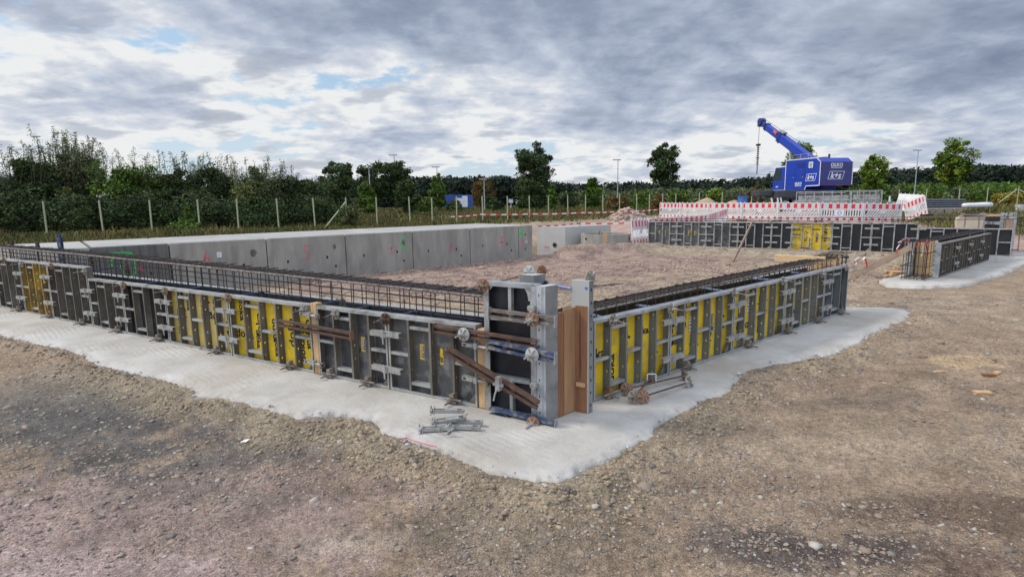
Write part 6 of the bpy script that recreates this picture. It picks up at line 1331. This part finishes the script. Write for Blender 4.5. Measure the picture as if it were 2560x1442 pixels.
hedge = [(-60, 415, 32, 170, 'leaf_dark', 'bush', 8, 'dark bushy tree cut by the left photo edge'), (62, 350, 33, 120, 'leaf_dark', 'round', 16, 'airy dark tree with long shoots at the far left'), (150, 320, 34, 110, 'leaf_olive', 'bush', 24, 'tallest wispy birch-like tree at the left'), (206, 335, 34.5, 100, 'leaf_olive', 'bush', 20, 'second wispy birch-like tree right of the tallest one'),
 (120, 392, 36, 170, 'leaf_dark', 'bush', 0, 'dense dark tree behind the two wispy ones'), (300, 370, 33, 170, 'leaf_green', 'bush', 14, 'dense fresh green bushy tree right of the wispy pair'), (375, 380, 35, 150, 'leaf_green', 'bush', 6, 'round green bushy tree right of the dense fresh green one'), (452, 378, 34, 120, 'leaf_dark', 'bush', 14, 'dark shrub tree with thin upright shoots left of centre of the hedge'), (520, 378, 35, 125, 'leaf_dark', 'bush', 16, 'dark shrub tree with many thin upright shoots in the middle of the hedge'),
 (570, 408, 36, 120, 'leaf_dark', 'bush', 4, 'low dark shrub tree between the shooting ones'), (630, 385, 34, 140, 'leaf_olive', 'bush', 16, 'olive grey shrub tree with fine shoots'), (703, 404, 36, 120, 'leaf_dark', 'bush', 12, 'dark shrub tree with short shoots right of the olive one'), (762, 420, 37, 130, 'leaf_dark', 'bush', 8, 'dark shrub tree near the right end of the hedge'), (815, 424, 40, 120, 'leaf_dark', 'bush', 2, 'last dark shrub tree at the right end of the hedge')]
for (x, yt, d, w_, lf, sh, wi, lab) in hedge: tree('hedge_tree', x, yt, d, w_, lf, lab, 'trees of the hedge behind the left fence', 'tree', 17000, .125, .0, sh, int(wi*1.9), False, 95)
for (x, yt, d, w_, lf, lab) in ((30, 470, 30, 170, 'leaf_dark', 'low dark undergrowth bush at the far left behind the fence'), (190, 480, 30.5, 190, 'leaf_dark', 'low undergrowth bush below the wispy trees'), (345, 478, 31, 190, 'leaf_dark', 'low undergrowth bush below the fresh green tree'), (500, 480, 32, 190, 'leaf_dark', 'low undergrowth bush in the middle of the hedge'), (650, 482, 33, 180, 'leaf_dark', 'low undergrowth bush below the olive shrub tree'), (780, 486, 34.5, 150, 'leaf_dark', 'low undergrowth bush at the right end of the hedge')): tree('undergrowth_bush', x, yt, d, w_, lf, lab, 'undergrowth of the hedge', 'bush', 8000, .12, .0, 'bush', 0, False, 60)
tree('young_shrub', 462, 506, 26.5, 40, 'leaf_green', 'young green shrub in front of the fence left of centre', None, 'shrub', 900, .10, .0, 'cone', 0, False, 16); tree('low_shrub', 470, 552, 25.5, 90, 'leaf_green', 'low spreading green shrub behind the concrete elements', None, 'shrub', 1400, .10, .0, 'bush', 0, False, 20); tree('brace_shrub', 868, 488, 31.5, 62, 'leaf_olive', 'shrub grown around the braced fence post', None, 'shrub', 2200, .11, .0, 'bush', 4, False, 26)
mid = [(842, 392, 66, 105, 'leaf_dark', 'round', .05, 'large dark tree at the right end of the hedge', 7000), (930, 398, 72, 95, 'leaf_dark', 'round', .15, 'left one of the two joined dark oaks', 6000), (985, 388, 74, 90, 'leaf_dark', 'round', .15, 'right one of the two joined dark oaks', 6000), (915, 445, 52, 60, 'leaf_green', 'bush', 0, 'green bushy tree below the left dark oak', 3500), (1016, 440, 54, 72, 'leaf_dark', 'bush', 0, 'compact dark bushy tree below the right dark oak', 4500), (1093, 424, 66, 48, 'leaf_green', 'bush', .05, 'slender tree beside the street lamp left of the blue containers', 2600), (1205, 437, 90, 66, 'leaf_brown', 'round', .05, 'browning tree behind the short street lamp', 3500),
 (1334, 352, 70, 108, 'leaf_dark', 'round', .22, 'largest dark tree, standing alone in the middle', 8500), (1325, 440, 66, 95, 'leaf_dark', 'bush', 0, 'dark bush around the foot of the largest tree', 4000), (1380, 455, 64, 34, 'leaf_green', 'cone', 0, 'small pointed tree right of the largest tree', 1500), (1481, 440, 62, 52, 'leaf_green', 'bush', .02, 'bushy green tree between the largest tree and the street lamp', 3500), (1664, 347, 60, 92, 'leaf_dark', 'round', .30, 'lollipop shaped dark green tree left of the crane', 5200), (2006, 352, 62, 84, 'leaf_bright', 'round', .25, 'yellow-green tree behind the crane housing', 3800), (2194, 380, 66, 74, 'leaf_bright', 'round', .20, 'yellow-green tree right of the crane', 3800), (2394, 336, 64, 96, 'leaf_bright', 'round', .25, 'tallest yellow-green tree at the right beside the street lamp', 5200)]
for (x, yt, d, w_, lf, sh, b_, lab, n_) in mid: tree('standing_tree' if w_ > 60 else 'young_tree', x, yt, d, w_, lf, lab, None, 'tree', int(n_*1.5), .23 if d > 55 else .17, b_, sh, 0, True, 80)
sh = [(1240, 497, 60, 40, 'leaf_dark'), (1225, 478, 75, 40, 'leaf_dark'), (1420, 476, 70, 50, 'leaf_dark'), (1545, 484, 56, 60, 'leaf_brown'), (1600, 478, 58, 70, 'leaf_green'), (1645, 488, 52, 50, 'leaf_brown'), (1700, 470, 64, 60, 'leaf_green'), (1790, 466, 58, 46, 'leaf_bright'), (1838, 458, 66, 60, 'leaf_pale'), (1893, 456, 66, 50, 'leaf_brown'), (2160, 462, 70, 70, 'leaf_green'), (2248, 458, 76, 44, 'leaf_olive'), (2330, 462, 72, 80, 'leaf_green'), (2390, 470, 62, 70, 'leaf_olive'), (2440, 458, 70, 80, 'leaf_green'), (2500, 462, 66, 90, 'leaf_green'), (2560, 455, 68, 90, 'leaf_green'), (1135, 500, 66, 40, 'leaf_olive'), (1060, 488, 62, 50, 'leaf_green'), (2520, 478, 60, 60, 'leaf_yellow')]
pos_w = ['left of the meadow boxes', 'right of the short street lamp', 'right of the largest tree, low', 'left of the rubble heap, reddish', 'left of the lollipop tree', 'beside the left end of the barriers, reddish', 'right below the lollipop tree', 'bright green behind the sand heap', 'pale grey-green left of the crane', 'autumn brown left of the crane cab', 'directly right of the crane housing', 'round, left of the right street lamp', 'right of the right street lamp', 'below the tallest yellow-green tree', 'right of the tallest yellow-green tree', 'dense, near the right photo edge', 'dense, cut by the right photo edge', 'in front of the blue containers', 'left of the blue containers', 'yellow flowering, near the right brace']
for (x, yt, d, w_, lf), lb in zip(sh, pos_w): tree('meadow_shrub', x, yt, d, w_, lf, 'shrub '+lb, 'shrubs in the meadow', 'shrub', 1700, .2, .0, 'bush', 0, False, 24)
# far woods: one mass
def wood(name, x0, x1, ytops, d0, d1, nc, leaf, cs=3.2, ls=.85, nl=120):
    X_ = rng.uniform(x0, x1, nc); dd_ = rng.uniform(d0, d1, nc); P_ = []; S_ = []
    for x, d in zip(X_, dd_):
        yt = np.interp(x, [q[0] for q in ytops], [q[1] for q in ytops])+rng.uniform(-1, 13); top = D(x, yt, d); r_ = cs*rng.uniform(.7, 1.3); kk = nl
        u = rng.normal(0, 1, (kk, 3)); u /= np.linalg.norm(u, axis=1)[:, None]; c = np.array([top.x, top.y, top.z-r_]); P_.append(c+u*r_*rng.uniform(.75, 1., (kk, 1))*np.array([1, 1, 1.0])*rng.choice([1., .8], (kk, 1)))
        hgt = max(.5, top.z-r_-.6); k2 = int(kk*.7); P_.append(np.stack([c[0]+rng.normal(0, r_*.6, k2), c[1]+rng.normal(0, r_*.5, k2), .6+rng.uniform(0, 1, k2)*hgt], -1)); S_.append(ls*rng.uniform(.6, 1.4, kk+k2))
    V, F = leaf_cards(np.concatenate(P_), np.concatenate(S_)); o = npmesh(name, V, F, MT[leaf], 'stuff', False, np.repeat(np.repeat(rng.uniform(.6, 1.4, (nc, 1)), len(V)//4//nc+1, 0)[:len(V)//4], 4, 0)*np.ones((1, 3))); return o
wood('far_wood', 780, 1480, [(780, 452), (1000, 436), (1100, 438), (1250, 436), (1300, 440), (1400, 452), (1480, 462)], 150, 185, 300, 'leaf_far', 3.0, .8, 130)
wood('far_wood', 1380, 2150, [(1380, 462), (1480, 456), (1600, 450), (1700, 449), (1800, 446), (1860, 442), (1930, 437), (2150, 432)], 230, 300, 330, 'leaf_far', 5., 1.25, 120)
wood('far_wood', 2080, 2700, [(2080, 432), (2150, 428), (2250, 420), (2330, 412), (2450, 408), (2560, 410), (2700, 405)], 200, 260, 330, 'leaf_far', 4.6, 1.15, 130)
wood('far_wood', -200, 140, [(-200, 432), (0, 434), (140, 432)], 150, 200, 60, 'leaf_far', 3.5, .9, 120)
wood('far_thicket', 2130, 2700, [(2130, 458), (2300, 454), (2560, 452), (2700, 450)], 95, 130, 150, 'leaf_green', 1.9, .55, 120)
wood('far_thicket', 1400, 2000, [(1400, 474), (1700, 468), (2000, 464)], 110, 150, 150, 'leaf_olive', 1.9, .55, 100)
